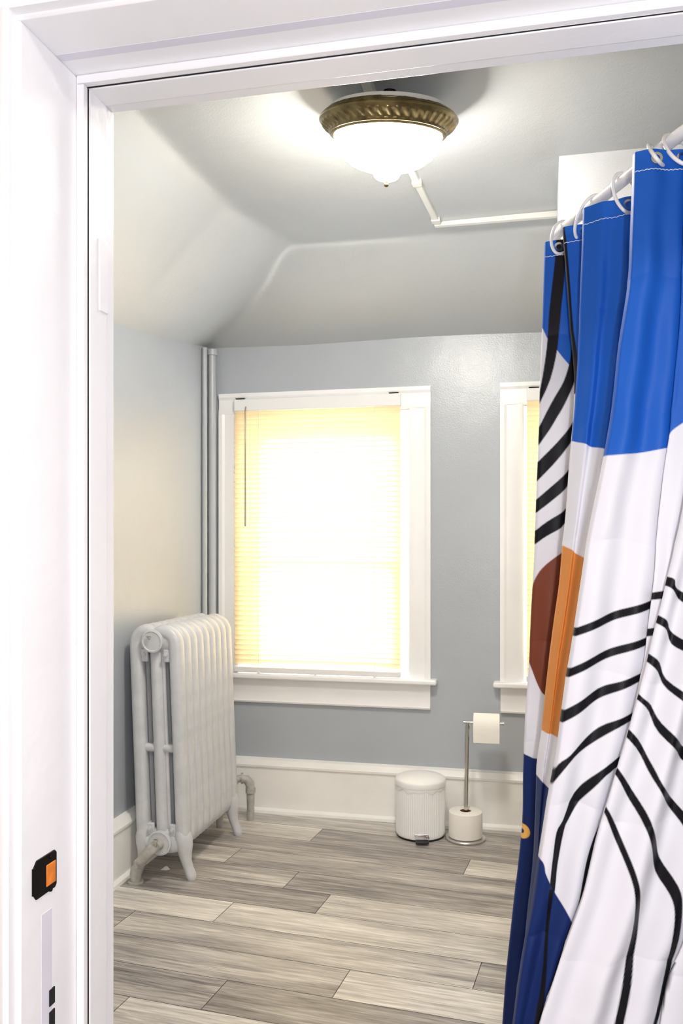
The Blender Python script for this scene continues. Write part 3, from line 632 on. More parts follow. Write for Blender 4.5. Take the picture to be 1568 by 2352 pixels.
PRINT = [
    (1, 'blue', [(0.3942,2.1954),(0.4178,1.8259),(0.4224,1.8136),(0.4289,1.7963),(0.4349,1.7804),(0.439,1.7683),(0.4427,1.7577),(0.4472,1.7472),(0.4535,1.7366),(0.4607,1.7262),(0.4681,1.716),(0.4754,1.7054),(0.4829,1.695),(0.4908,1.6856),(0.5004,1.6772),(0.5103,1.6698),(0.5173,1.6648),(0.5458,2.1954)]),
    (1, 'black', [(0.4652,2.0059),(0.4654,1.9904),(0.4655,1.9684),(0.4652,1.9471),(0.4645,1.9307),(0.4633,1.915),(0.4614,1.895),(0.4584,1.8667),(0.4548,1.8342),(0.452,1.805),(0.4507,1.7826),(0.4502,1.7635),(0.4491,1.7444),(0.447,1.7242),(0.4444,1.704),(0.4415,1.6837),(0.4386,1.6632),(0.4354,1.6427),(0.4321,1.6231),(0.428,1.6029),(0.4237,1.5835),(0.4207,1.57),(0.4188,1.5558),(0.421,1.5648),(0.4243,1.5781),(0.4292,1.5937),(0.4367,1.6116),(0.4458,1.6319),(0.4539,1.6534),(0.4599,1.6756),(0.4649,1.6989),(0.469,1.7235),(0.4718,1.7499),(0.4737,1.7774),(0.4756,1.805),(0.4784,1.833),(0.4812,1.8609),(0.4832,1.8865),(0.4836,1.9083),(0.4831,1.9278),(0.4832,1.9471),(0.4849,1.969),(0.4872,1.9907),(0.4889,2.0059)]),
    (1, 'black', [(0.5041,1.7595),(0.5026,1.7502),(0.5005,1.7369),(0.4984,1.7235),(0.4967,1.7114),(0.4951,1.6991),(0.4927,1.6866),(0.4893,1.6736),(0.4852,1.6603),(0.4804,1.6477),(0.4748,1.6363),(0.4686,1.6256),(0.4624,1.6146),(0.4563,1.603),(0.4502,1.5911),(0.4444,1.5795),(0.4391,1.5683),(0.4341,1.5573),(0.4292,1.5464),(0.4239,1.5341),(0.4187,1.5218),(0.415,1.5132),(0.415,1.4829),(0.4183,1.489),(0.4232,1.4981),(0.4292,1.5085),(0.437,1.5206),(0.446,1.5342),(0.4539,1.5464),(0.4594,1.5559),(0.4639,1.5641),(0.4681,1.5719),(0.472,1.5785),(0.4756,1.5846),(0.4804,1.5937),(0.4875,1.6087),(0.4958,1.6266),(0.5022,1.642),(0.5046,1.6515),(0.5052,1.6586),(0.5079,1.6686),(0.5153,1.6863),(0.5247,1.7069),(0.5315,1.7216)]),
    (1, 'black', [(0.5315,1.6221),(0.5243,1.6078),(0.5141,1.5877),(0.505,1.57),(0.499,1.5587),(0.4941,1.5498),(0.488,1.5407),(0.4797,1.5302),(0.4703,1.5194),(0.4605,1.5085),(0.45,1.4973),(0.439,1.486),(0.4292,1.4753),(0.4207,1.4644),(0.4134,1.4541),(0.4084,1.4469),(0.4036,1.4042),(0.4087,1.4105),(0.416,1.4197),(0.4245,1.4298),(0.4341,1.4404),(0.4449,1.4519),(0.4557,1.4639),(0.4668,1.4772),(0.4779,1.491),(0.487,1.5028),(0.4921,1.5094),(0.4952,1.514),(0.5003,1.5227),(0.5105,1.541),(0.5228,1.5634),(0.5315,1.5795)]),
    (1, 'black', [(0.5268,1.499),(0.5181,1.489),(0.5059,1.475),(0.4955,1.463),(0.4898,1.4557),(0.4859,1.4503),(0.4804,1.444),(0.4715,1.4354),(0.4611,1.4258),(0.451,1.4165),(0.4419,1.4083),(0.4331,1.4004),(0.4245,1.3919),(0.4149,1.3811),(0.4055,1.3697),(0.3989,1.3616),(0.3989,1.3379),(0.4045,1.3437),(0.4127,1.3521),(0.4216,1.3606),(0.4309,1.3687),(0.441,1.3769),(0.451,1.3853),(0.4614,1.3941),(0.4719,1.4031),(0.4804,1.4109),(0.4849,1.4159),(0.4876,1.4199),(0.4927,1.426),(0.5037,1.4375),(0.5172,1.4512),(0.5268,1.4611)]),
    (1, 'black', [(0.5173,1.3995),(0.5091,1.3929),(0.4976,1.3837),(0.488,1.3758),(0.4832,1.3711),(0.4804,1.3677),(0.4756,1.3635),(0.467,1.3578),(0.4565,1.3514),(0.4463,1.3445),(0.437,1.3372),(0.4281,1.3294),(0.4197,1.3218),(0.4116,1.3137),(0.4041,1.3056),(0.3989,1.3),(0.3989,1.2744),(0.4041,1.279),(0.4116,1.2855),(0.4197,1.2924),(0.4282,1.2993),(0.4372,1.3066),(0.4463,1.3133),(0.4556,1.3191),(0.465,1.3244),(0.4728,1.3294),(0.4772,1.3335),(0.4801,1.3373),(0.4851,1.3426),(0.4956,1.3515),(0.5082,1.3618),(0.5173,1.3692)]),
    (1, 'brown', [(0.5173,1.3009),(0.5104,1.2971),(0.5004,1.2916),(0.4894,1.2853),(0.4794,1.2792),(0.4707,1.2732),(0.4623,1.2671),(0.4543,1.2608),(0.4472,1.2545),(0.4409,1.2483),(0.4354,1.2421),(0.4305,1.2357),(0.4264,1.2289),(0.4231,1.2227),(0.4207,1.2167),(0.4187,1.2092),(0.4169,1.1986),(0.4151,1.1836),(0.4136,1.1655),(0.4123,1.1459),(0.4112,1.1266),(0.4101,1.1069),(0.409,1.0863),(0.4083,1.0668),(0.4084,1.0508),(0.4094,1.0396),(0.4112,1.0317),(0.4134,1.0251),(0.416,1.0176),(0.4189,1.0084),(0.4222,0.9985),(0.4258,0.9892),(0.4292,0.9816),(0.4318,0.9768),(0.4338,0.9738),(0.4368,0.9709),(0.4425,0.9665),(0.4528,0.9591),(0.4665,0.9499),(0.4798,0.9412),(0.4889,0.9352)]),
    (1, 'navy', [(0.3468,0.8414),(0.397,0.8376),(0.415,0.8319),(0.4889,0.8291),(0.4889,-0.1355),(0.2047,-0.1355),(0.2047,0.8414)]),
    (1, 'yellow', [(0.4084,0.6699),(0.408,0.6663),(0.407,0.6629),(0.4053,0.6599),(0.403,0.6573),(0.4003,0.6554),(0.3973,0.6542),(0.3942,0.6538),(0.391,0.6542),(0.388,0.6554),(0.3853,0.6573),(0.383,0.6599),(0.3814,0.6629),(0.3803,0.6663),(0.3799,0.6699),(0.3803,0.6735),(0.3814,0.6769),(0.383,0.68),(0.3853,0.6825),(0.388,0.6844),(0.391,0.6856),(0.3942,0.686),(0.3973,0.6856),(0.4003,0.6844),(0.403,0.6825),(0.4053,0.68),(0.407,0.6769),(0.408,0.6735)]),
    (1, 'navy', [(0.3975,0.6699),(0.3974,0.6688),(0.3971,0.6677),(0.3965,0.6667),(0.3959,0.6658),(0.3951,0.6652),(0.3942,0.6648),(0.3932,0.6647),(0.3923,0.6648),(0.3914,0.6652),(0.3906,0.6658),(0.3899,0.6667),(0.3894,0.6677),(0.3891,0.6688),(0.3889,0.6699),(0.3891,0.6711),(0.3894,0.6722),(0.3899,0.6732),(0.3906,0.674),(0.3914,0.6746),(0.3923,0.675),(0.3932,0.6751),(0.3942,0.675),(0.3951,0.6746),(0.3959,0.674),(0.3965,0.6732),(0.3971,0.6722),(0.3974,0.6711)]),
    (2, 'blue', [(0.3769,2.1562),(0.5581,2.1562),(0.5581,1.608),(0.3769,1.608)]),
    (2, 'black', [(0.4494,2.1562),(0.4621,1.9569),(0.4675,1.9206),(0.4784,1.7757),(0.4911,1.6434),(0.5037,1.608),(0.4494,1.608)]),
    (2, 'brown', [(0.3316,1.2846),(0.5581,1.2846),(0.5581,0.9784),(0.3316,0.9784)]),
    (2, 'navy', [(0.1957,0.8334),(0.5581,0.8334),(0.5581,-0.1088),(0.1957,-0.1088)]),
    (3, 'blue', [(0.3914,2.0938),(0.4082,1.5184),(0.4183,1.5142),(0.4325,1.5082),(0.4452,1.5024),(0.4536,1.4979),(0.4604,1.4936),(0.4687,1.489),(0.4798,1.4837),(0.4922,1.4781),(0.5048,1.473),(0.5187,1.4686),(0.5328,1.4648),(0.5426,1.4621),(0.6182,2.0938)]),
    (3, 'orange', [(0.3494,1.3546),(0.4284,1.2992),(0.4486,1.2807),(0.4679,1.2614),(0.5174,1.2202),(0.5174,0.9262),(0.4192,0.9296),(0.4015,0.9296),(0.3856,0.9321),(0.3494,0.9363)]),
    (3, 'navy', [(0.3326,0.8842),(0.3449,0.875),(0.362,0.8621),(0.3755,0.8514),(0.3814,0.8454),(0.3837,0.8416),(0.3864,0.838),(0.3905,0.8343),(0.395,0.8309),(0.4007,0.8271),(0.409,0.8218),(0.4184,0.816),(0.425,0.812),(0.4502,0.0274),(0.2654,0.0274)]),
    (4, 'blue', [(0.3045,2.1015),(0.407,1.4486),(0.4155,1.4474),(0.4277,1.4458),(0.4414,1.4449),(0.4557,1.4452),(0.4714,1.4462),(0.4882,1.4479),(0.507,1.4504),(0.5269,1.4537),(0.5461,1.4574),(0.5655,1.462),(0.5843,1.467),(0.5973,1.4706),(0.6705,2.1015)]),
    (4, 'black', [(0.3558,1.1397),(0.3652,1.1438),(0.3787,1.1498),(0.3924,1.1558),(0.4047,1.1614),(0.4172,1.1672),(0.4297,1.1726),(0.4416,1.1776),(0.4535,1.1824),(0.467,1.1873),(0.4837,1.1928),(0.5019,1.1984),(0.5183,1.2034),(0.5325,1.2074),(0.5449,1.2107),(0.5534,1.2129),(0.5534,1.199),(0.5448,1.1967),(0.5323,1.1934),(0.5183,1.1895),(0.5026,1.1848),(0.4854,1.1795),(0.4692,1.1741),(0.4553,1.1688),(0.4425,1.1634),(0.4297,1.158),(0.4163,1.1524),(0.403,1.1467),(0.3902,1.1412),(0.377,1.1351),(0.3645,1.1292),(0.3558,1.1251)]),
    (4, 'black', [(0.3411,1.065),(0.3515,1.0708),(0.3664,1.0792),(0.3821,1.0877),(0.3979,1.0962),(0.4145,1.105),(0.4297,1.1126),(0.4419,1.1182),(0.4526,1.1227),(0.4648,1.1272),(0.4803,1.1325),(0.4971,1.1379),(0.5124,1.1426),(0.5259,1.1466),(0.5379,1.1499),(0.5461,1.1521),(0.5461,1.1382),(0.5374,1.136),(0.5248,1.1327),(0.5109,1.1287),(0.496,1.124),(0.4798,1.1187),(0.4648,1.1133),(0.4529,1.1086),(0.4421,1.1039),(0.4297,1.098),(0.4135,1.0899),(0.3957,1.0806),(0.3792,1.0716),(0.3642,1.0625),(0.3505,1.0536),(0.3411,1.0475)]),
    (4, 'black', [(0.3338,0.9904),(0.3427,0.9968),(0.3557,1.0061),(0.3711,1.0167),(0.3899,1.0292),(0.4111,1.0429),(0.4297,1.054),(0.443,1.0604),(0.4537,1.0642),(0.4648,1.068),(0.4779,1.0727),(0.4914,1.0774),(0.5043,1.0819),(0.5175,1.0861),(0.53,1.0901),(0.5388,1.0928),(0.5388,1.0789),(0.5295,1.0762),(0.5163,1.0722),(0.5029,1.068),(0.4903,1.0637),(0.4774,1.0591),(0.4648,1.054),(0.4529,1.0487),(0.4413,1.0429),(0.4297,1.0365),(0.4177,1.0289),(0.4057,1.0207),(0.3945,1.0131),(0.3852,1.0068),(0.3767,1.0012),(0.3675,0.9948),(0.3555,0.986),(0.3428,0.9766),(0.3338,0.9699)]),
    (4, 'black', [(0.3265,0.8571),(0.333,0.8692),(0.342,0.886),(0.3499,0.9011),(0.3546,0.9117),(0.3581,0.9206),(0.3623,0.9281),(0.3679,0.9339),(0.3741,0.9384),(0.3814,0.9442),(0.3898,0.9527),(0.3992,0.9625),(0.4092,0.9721),(0.4193,0.981),(0.4299,0.9897),(0.4421,0.9977),(0.4571,1.0048),(0.4737,1.0113),(0.489,1.0167),(0.5029,1.0212),(0.5154,1.0246),(0.5241,1.027),(0.5241,1.0138),(0.5138,1.011),(0.4991,1.0071),(0.4853,1.0028),(0.4744,0.9988),(0.4643,0.9946),(0.4538,0.9889),(0.4422,0.9809),(0.4302,0.9715),(0.4187,0.9625),(0.4079,0.955),(0.3976,0.9478),(0.388,0.9399),(0.3791,0.9304),(0.371,0.9203),(0.3638,0.9106),(0.3578,0.9018),(0.3529,0.8935),(0.3484,0.885),(0.3443,0.8748),(0.3407,0.8644),(0.3382,0.8571)]),
    (4, 'black', [(0.2862,0.3374),(0.2948,0.3786),(0.307,0.4367),(0.3177,0.4897),(0.3252,0.5275),(0.3314,0.5601),(0.3367,0.5958),(0.3414,0.6416),(0.3453,0.6904),(0.3484,0.729),(0.3504,0.7496),(0.3515,0.76),(0.3528,0.7708),(0.3545,0.7864),(0.3563,0.8023),(0.3587,0.8154),(0.3616,0.8227),(0.3651,0.8272),(0.3697,0.8344),(0.3751,0.8475),(0.3815,0.8635),(0.3902,0.8791),(0.4022,0.8938),(0.4165,0.9083),(0.4304,0.9208),(0.4432,0.9307),(0.4556,0.9386),(0.4677,0.9457),(0.4807,0.9525),(0.4933,0.9585),(0.5022,0.9625),(0.5022,0.9464),(0.492,0.9414),(0.4778,0.9344),(0.4656,0.9281),(0.4577,0.9239),(0.4518,0.9205),(0.4465,0.9172),(0.4422,0.9148),(0.4385,0.9125),(0.4326,0.9069),(0.4225,0.8954),(0.4103,0.8805),(0.3997,0.8667),(0.3919,0.855),(0.3857,0.8444),(0.3806,0.8352),(0.3772,0.8296),(0.375,0.8254),(0.3726,0.8169),(0.3691,0.8),(0.3654,0.7788),(0.3623,0.7591),(0.3607,0.7444),(0.3597,0.7314),(0.3579,0.7151),(0.3548,0.6961),(0.3508,0.6738),(0.3462,0.6427),(0.3413,0.5976),(0.3358,0.5436),(0.3287,0.4897),(0.318,0.4332),(0.3059,0.3769),(0.2972,0.3374)]),
    (4, 'navy', [(0.2899,0.7986),(0.3017,0.7908),(0.3181,0.7799),(0.3309,0.7708),(0.3362,0.7654),(0.3379,0.7618),(0.3389,0.7583),(0.3396,0.7548),(0.3396,0.7515),(0.3404,0.7473),(0.3426,0.7417),(0.3455,0.7352),(0.3484,0.729),(0.3508,0.7241),(0.3533,0.7194),(0.3565,0.7137),(0.3611,0.7062),(0.3665,0.6978),(0.3719,0.6888),(0.377,0.6793),(0.382,0.6694),(0.3872,0.6595),(0.3931,0.6487),(0.3991,0.6378),(0.4033,0.6302),(0.4363,0.191),(0.1947,0.191)]),
    (4, 'black', [(0.3777,0.6302),(0.3808,0.6407),(0.3851,0.6555),(0.3887,0.6683),(0.3904,0.6746),(0.3913,0.6789),(0.3931,0.6888),(0.3964,0.7094),(0.4005,0.7355),(0.4048,0.7591),(0.409,0.7766),(0.4135,0.7916),(0.4187,0.8059),(0.4248,0.8195),(0.4317,0.8324),(0.4392,0.8462),(0.4485,0.8632),(0.4585,0.8811),(0.4656,0.8937),(0.4729,0.8828),(0.467,0.8731),(0.4588,0.8593),(0.4509,0.8462),(0.4444,0.8358),(0.4383,0.8261),(0.4326,0.8154),(0.4276,0.804),(0.4231,0.7917),(0.4187,0.7759),(0.4142,0.7532),(0.4097,0.7271),(0.4055,0.7056),(0.4017,0.6937),(0.398,0.6864),(0.3945,0.6771),(0.3909,0.6611),(0.3874,0.643),(0.385,0.6302)]),
    (4, 'black', [(0.2862,0.3374),(0.2948,0.3786),(0.307,0.4367),(0.3177,0.4897),(0.3253,0.5279),(0.3315,0.561),(0.3367,0.5958),(0.3412,0.6399),(0.3446,0.6858),(0.347,0.7181),(0.3558,0.7181),(0.3536,0.7014),(0.3504,0.6763),(0.3462,0.6427),(0.3415,0.5974),(0.3359,0.5435),(0.3287,0.4897),(0.318,0.4332),(0.3059,0.3769),(0.2972,0.3374)]),
    (5, 'blue', [(0.442,2.0857),(0.5317,1.4629),(0.5341,1.4666),(0.5374,1.4719),(0.5403,1.4765),(0.5415,1.4791),(0.5423,1.481),(0.5446,1.4837),(0.5494,1.4879),(0.5557,1.4927),(0.5625,1.4973),(0.5707,1.5015),(0.5793,1.5054),(0.5855,1.5081),(0.729,2.0857)]),
    (5, 'black', [(0.4922,1.2132),(0.4974,1.2141),(0.5047,1.2154),(0.5116,1.2168),(0.5166,1.2179),(0.5212,1.219),(0.5274,1.2204),(0.5372,1.2223),(0.5486,1.2245),(0.5568,1.2261),(0.5568,1.2132),(0.5485,1.2116),(0.5368,1.2094),(0.5266,1.2074),(0.5202,1.2063),(0.5152,1.2055),(0.5101,1.2046),(0.5036,1.2033),(0.4969,1.2019),(0.4922,1.201)]),
    (5, 'black', [(0.485,1.1529),(0.4905,1.1541),(0.4981,1.1558),(0.5044,1.1572),(0.5071,1.1579),(0.5084,1.1584),(0.5123,1.1594),(0.5218,1.1614),(0.5338,1.164),(0.5424,1.1658),(0.5424,1.1529),(0.5331,1.1511),(0.5202,1.1485),(0.5101,1.1465),(0.5065,1.1455),(0.5058,1.145),(0.5037,1.1443),(0.4977,1.1429),(0.4903,1.1412),(0.485,1.14)]),
    (6, 'black', [(0.4993,1.2508),(0.5034,1.2496),(0.5092,1.2478),(0.5145,1.246),(0.5189,1.2446),(0.5227,1.2433),(0.5256,1.2411),(0.5265,1.2376),(0.5264,1.2334),(0.5277,1.2294),(0.5305,1.2266),(0.5348,1.2241),(0.5429,1.2197),(0.5588,1.2109),(0.5786,1.2003),(0.5928,1.1927),(0.5928,1.1754),(0.5787,1.1825),(0.5591,1.1927),(0.5429,1.2024),(0.5339,1.2107),(0.5282,1.2184),(0.5235,1.2245),(0.5194,1.2279),(0.5162,1.2296),(0.5124,1.2314),(0.5067,1.2342),(0.5003,1.2371),(0.4958,1.2391)]),
    (6, 'black', [(0.482,1.1961),(0.4872,1.193),(0.4947,1.1885),(0.5014,1.1844),(0.5064,1.1814),(0.5108,1.1787),(0.5145,1.1754),(0.5168,1.1708),(0.5183,1.1656),(0.5215,1.1601),(0.5265,1.1547),(0.5331,1.149),(0.5429,1.1421),(0.5593,1.1322),(0.5788,1.121),(0.5928,1.113),(0.5928,1.0957),(0.5787,1.1038),(0.5591,1.1152),(0.5429,1.1248),(0.5338,1.13),(0.5281,1.1335),(0.5235,1.138),(0.52,1.1451),(0.5176,1.1532),(0.5145,1.1601),(0.51,1.1646),(0.5049,1.1678),(0.4993,1.1712),(0.4926,1.1759),(0.4856,1.1809),(0.4806,1.1844)]),
    (6, 'black', [(0.4716,1.1373),(0.4755,1.1337),(0.4811,1.1286),(0.4868,1.1234),(0.4925,1.1191),(0.4983,1.1146),(0.5034,1.1089),(0.5069,1.1009),(0.5098,1.0916),(0.5145,1.0826),(0.5219,1.0746),(0.5312,1.0669),(0.5429,1.0583),(0.5598,1.0471),(0.5791,1.035),(0.5928,1.0265),(0.5928,1.0112),(0.5791,1.0198),(0.5598,1.0318),(0.5429,1.0431),(0.5313,1.0516),(0.5221,1.0594),(0.5145,1.0673),(0.5092,1.0763),(0.5055,1.0855),(0.5014,1.0936),(0.4958,1.1),(0.4898,1.1052),(0.4841,1.1103),(0.4785,1.1158),(0.4732,1.1211),(0.4695,1.1248)]),
    (6, 'black', [(0.4598,1.0736),(0.464,1.0683),(0.4699,1.0609),(0.4757,1.0542),(0.481,1.0498),(0.4861,1.0462),(0.491,1.041),(0.4952,1.0329),(0.4992,1.0233),(0.5041,1.014),(0.5111,1.0054),(0.519,0.9971),(0.5263,0.9898),(0.531,0.9846),(0.5351,0.9804),(0.5429,0.9745),(0.5589,0.9642),(0.5786,0.952),(0.5928,0.9434),(0.5928,0.9157),(0.5786,0.9254),(0.5589,0.9391),(0.5429,0.951),(0.5353,0.9583),(0.5313,0.9638),(0.5263,0.9704),(0.5177,0.979),(0.5081,0.9887),(0.5,0.9988),(0.495,1.0096),(0.4916,1.0208),(0.4875,1.0306),(0.4815,1.0383),(0.4748,1.0445),(0.4688,1.05),(0.4639,1.0551),(0.4598,1.0595),(0.4571,1.0625)]),
    (6, 'black', [(0.4439,1.0161),(0.4466,1.0131),(0.4507,1.0086),(0.4557,1.0029),(0.462,0.9959),(0.4693,0.9876),(0.4757,0.9787),(0.4807,0.9689),(0.4849,0.9583),(0.4889,0.9482),(0.4922,0.9391),(0.4952,0.9304),(0.5,0.9212),(0.508,0.9107),(0.5177,0.8997),(0.5263,0.89),(0.5313,0.8839),(0.5353,0.8791),(0.5429,0.8707),(0.5589,0.8538),(0.5786,0.8334),(0.5928,0.8187),(0.5928,0.7841),(0.5785,0.8009),(0.5587,0.8244),(0.5429,0.8436),(0.536,0.8534),(0.5332,0.859),(0.5291,0.8658),(0.5213,0.8761),(0.5123,0.8877),(0.5041,0.899),(0.4977,0.9095),(0.492,0.9197),(0.4868,0.9302),(0.4824,0.9414),(0.4785,0.9528),(0.4737,0.9634),(0.4668,0.9732),(0.4589,0.9821),(0.4522,0.9898),(0.4471,0.996),(0.4431,1.001),(0.4404,1.0043)]),
    (6, 'black', [(0.4266,0.9586),(0.4289,0.955),(0.4324,0.9496),(0.437,0.9427),(0.4432,0.9337),(0.4506,0.9231),(0.4577,0.9122),(0.464,0.9018),(0.4699,0.8911),(0.4757,0.879),(0.4819,0.8639),(0.4879,0.8473),(0.4931,0.8326),(0.4962,0.8215),(0.4984,0.8122),(0.5021,0.8021),(0.509,0.7897),(0.5175,0.7765),(0.5242,0.764),(0.528,0.754),(0.5301,0.7447),(0.5311,0.7328),(0.5316,0.7168),(0.5311,0.6981),(0.5291,0.6781),(0.5249,0.6573),(0.5193,0.6351),(0.5131,0.6117),(0.5074,0.5889),(0.5013,0.5648),(0.4931,0.5334),(0.4801,0.4849),(0.465,0.4291),(0.4543,0.3894),(0.4439,0.3894),(0.4555,0.4291),(0.4717,0.4849),(0.4854,0.5334),(0.4936,0.5648),(0.4993,0.5889),(0.5041,0.6117),(0.5087,0.6355),(0.5124,0.6581),(0.5152,0.6781),(0.5173,0.695),(0.5185,0.7093),(0.5187,0.7218),(0.5179,0.7318),(0.5162,0.7401),(0.5131,0.7488),(0.508,0.7585),(0.5016,0.7686),(0.4958,0.7799),(0.4919,0.7928),(0.4886,0.8069),(0.4847,0.8215),(0.4798,0.8372),(0.4743,0.8535),(0.4688,0.8679),(0.4638,0.8787),(0.4589,0.8876),(0.4536,0.897),(0.4473,0.9084),(0.4407,0.9202),(0.4349,0.9302),(0.4302,0.9376),(0.4264,0.9431),(0.4238,0.9468)]),
    (6, 'black', [(0.4093,0.9004),(0.4115,0.896),(0.4149,0.8896),(0.419,0.8817),(0.4241,0.8724),(0.43,0.8617),(0.4356,0.8506),(0.4402,0.8396),(0.4444,0.8282),(0.4487,0.8153),(0.4537,0.7991),(0.4587,0.7814),(0.4626,0.7661),(0.4648,0.7558),(0.4659,0.7479),(0.4667,0.7377),(0.4676,0.7225),(0.4681,0.705),(0.4681,0.6892),(0.4676,0.6782),(0.4666,0.669),(0.4647,0.656),(0.4616,0.6359),(0.4577,0.6121),(0.4536,0.5895),(0.4502,0.5733),(0.4465,0.5582),(0.4404,0.5334),(0.4292,0.4866),(0.4156,0.43),(0.4058,0.3894),(0.392,0.3894),(0.4025,0.4296),(0.4171,0.4857),(0.4294,0.5334),(0.4362,0.5611),(0.4406,0.5803),(0.4446,0.6006),(0.4489,0.6269),(0.4528,0.6544),(0.4557,0.6781),(0.457,0.6953),(0.4573,0.7087),(0.4571,0.7218),(0.4568,0.7353),(0.456,0.7484),(0.4543,0.7619),(0.4511,0.7768),(0.4469,0.7921),(0.4425,0.8062),(0.4382,0.8182),(0.4337,0.829),(0.4294,0.8395),(0.4251,0.8505),(0.4209,0.8613),(0.4169,0.8707),(0.4127,0.8785),(0.4086,0.885),(0.4058,0.8893)]),
    (7, 'black', [(0.4713,0.5157),(0.4736,0.5271),(0.4769,0.5435),(0.4806,0.5611),(0.4844,0.5794),(0.4885,0.5989),(0.4926,0.6171),(0.4971,0.6347),(0.5015,0.6512),(0.5046,0.6625),(0.5113,0.6559),(0.5078,0.6449),(0.5028,0.6291),(0.498,0.6125),(0.4937,0.5957),(0.4896,0.5781),(0.4859,0.5611),(0.4827,0.5438),(0.4799,0.5272),(0.4779,0.5157)]),
]

YAW = R(13)                  # the curtain's own frame: x along the cloth's face, y its depth
HEM = 1.955
curt = thing('shower_curtain', 'blue, white and black printed shower curtain with curved stripes hanging in deep folds', 'curtain', (0, 0, 0), YAW)
zs = np.concatenate([np.linspace(HEM, .55, 960), np.linspace(.549, .13, 160)[1:]])
LA = np.array([np.interp(-zs, [-p[0] for p in ln], [p[1] for p in ln]) for zc, ln in KEYS])       # (key, row)
def smooth1(a, n):
    kern = np.hanning(2 * n + 3)[1:-1]; kern /= kern.sum()
    return np.convolve(np.pad(a, n, mode='edge'), kern, mode='valid')
LA = np.array([smooth1(r, 24) for r in LA])
ZD = np.array([np.full_like(zs, zc) for zc, ln in KEYS])
NCOL = [10, 46, 14, 40, 14, 100, 14, 120, 16, 60, 16, 110, 16, 60]
cols_a = []; cols_z = []; pan = []
for i, n in enumerate(NCOL):
    for j in range(n):
        u = j / n
        cols_a.append(LA[i] * (1 - u) + LA[i + 1] * u); cols_z.append(ZD[i] * (1 - u) + ZD[i + 1] * u)
        pan.append(SEGMENT_PANEL[i] if (i % 2 == 1 or u > .5 or i == 0) else SEGMENT_PANEL[i - 1])
cols_a.append(LA[-1]); cols_z.append(ZD[-1]); pan.append(7)
CA = np.array(cols_a).T; CZ = np.array(cols_z).T; pan = np.array(pan)      # (row, col)
PA = CA.copy()
nc = CA.shape[1]; nr = CA.shape[0]
ZR = np.repeat(zs[:, None], nc, 1)
# soft the fold edges
kern = np.hanning(15)[1:-1]; kern /= kern.sum(); pd_ = len(kern) // 2
def smc(A): return np.apply_along_axis(lambda r: np.convolve(np.pad(r, pd_, mode='edge'), kern, mode='valid'), 1, A)
CZ = smc(CZ)
CA2 = smc(CA); CA = .65 * CA + .35 * CA2
# slack in the cloth: lengthwise ripples inside each panel and the creases from the packet
ph = {1: .3, 2: 1.1, 3: .2, 4: 2.0, 5: .7, 6: 1.5, 7: 2.4}
idx = np.arange(nc)
for p in range(1, 8):
    w = np.where(pan == p)[0]; s = (w - w[0]) / max(len(w) - 1, 1)
    win = np.sin(PI * s)
    amp = {1: .004, 2: .003, 3: .010, 4: .010, 5: .004, 6: .014, 7: .010}[p]
    fr = {1: 1, 2: 1, 3: 2.2, 4: 1.6, 5: 1, 6: 2.6, 7: 1.6}[p]
    drift = (HEM - ZR[:, w]) * {3: 1.3, 4: 1.5, 6: 2.4}.get(p, .6)
    fade = .35 + .65 * np.clip((HEM - ZR[:, w]) / .5, 0, 1)
    CZ[:, w] += amp * win[None, :] * fade * np.sin(2 * PI * fr * s[None, :] + drift + ph[p])
    CZ[:, w] -= .012 * win[None, :] ** .8 * (1 if p in (4, 6, 3) else .3)      # panels belly out a little
creases = [(1.745, .0045), (1.52, .0035), (1.30, .004), (1.08, .0045), (.86, .004), (.64, .004)]
for z0, a in creases:
    zz = ZR - z0 - .006 * np.sin(idx[None, :] * .05)
    CZ += a * np.exp(-np.abs(zz) / .018) * (.4 + .6 * np.sin(idx[None, :] * .021 + z0 * 9) ** 2)
CZ += .0012 * np.sin(ZR * 31 + idx[None, :] * .045) * np.sin(idx[None, :] * .06 + ZR * 9)
# print
COLS = {'white': lin((228, 228, 236)), 'blue': lin((26, 92, 190)), 'black': lin((9, 8, 16)), 'brown': lin((122, 62, 40)),
        'orange': lin((214, 138, 68)), 'navy': lin((18, 42, 100)), 'yellow': lin((246, 190, 96))}
RGB = np.empty((nr, nc, 4), np.float32); RGB[:] = COLS['white']
def cover(px, pz, poly, w=.0015):
    d2 = np.full(px.shape, 1e9); ins = np.zeros(px.shape, bool); n = len(poly)
    for i in range(n):
        ax, az = poly[i]; bx_, bz = poly[(i + 1) % n]
        ex, ez = bx_ - ax, bz - az; L2 = ex * ex + ez * ez + 1e-12
        tt = np.clip(((px - ax) * ex + (pz - az) * ez) / L2, 0, 1)
        d2 = np.minimum(d2, (px - ax - tt * ex) ** 2 + (pz - az - tt * ez) ** 2)
        c = ((az > pz) != (bz > pz))
        with np.errstate(divide='ignore', invalid='ignore'):
            c &= px < (ax + (pz - az) * ex / (ez if abs(ez) > 1e-12 else 1e-12))
        ins ^= c
    d = np.sqrt(d2); d = np.where(ins, -d, d)
    return np.clip(.5 - d / w, 0, 1)
for p, cname, poly in PRINT:
    w = np.where(pan == p)[0]; pz_ = [q[1] for q in poly]
    rr = np.where((zs < max(pz_) + .005) & (zs > min(pz_) - .005))[0]
    if not len(rr): continue
    sl = np.ix_(rr, w)
    cv = cover(CA[sl], ZR[sl], poly)[..., None]
    RGB[sl] = RGB[sl] * (1 - cv) + np.array(COLS[cname], np.float32) * cv
V = np.stack([CA, CZ, ZR], -1).reshape(-1, 3)
ii = (np.arange(nr - 1)[:, None] * nc + np.arange(nc - 1)[None, :]).reshape(-1)
FQ = np.stack([ii, ii + nc, ii + nc + 1, ii + 1], -1)
me = bpy.data.meshes.new('cloth')
me.vertices.add(len(V)); me.vertices.foreach_set('co', V.astype(np.float32).ravel())
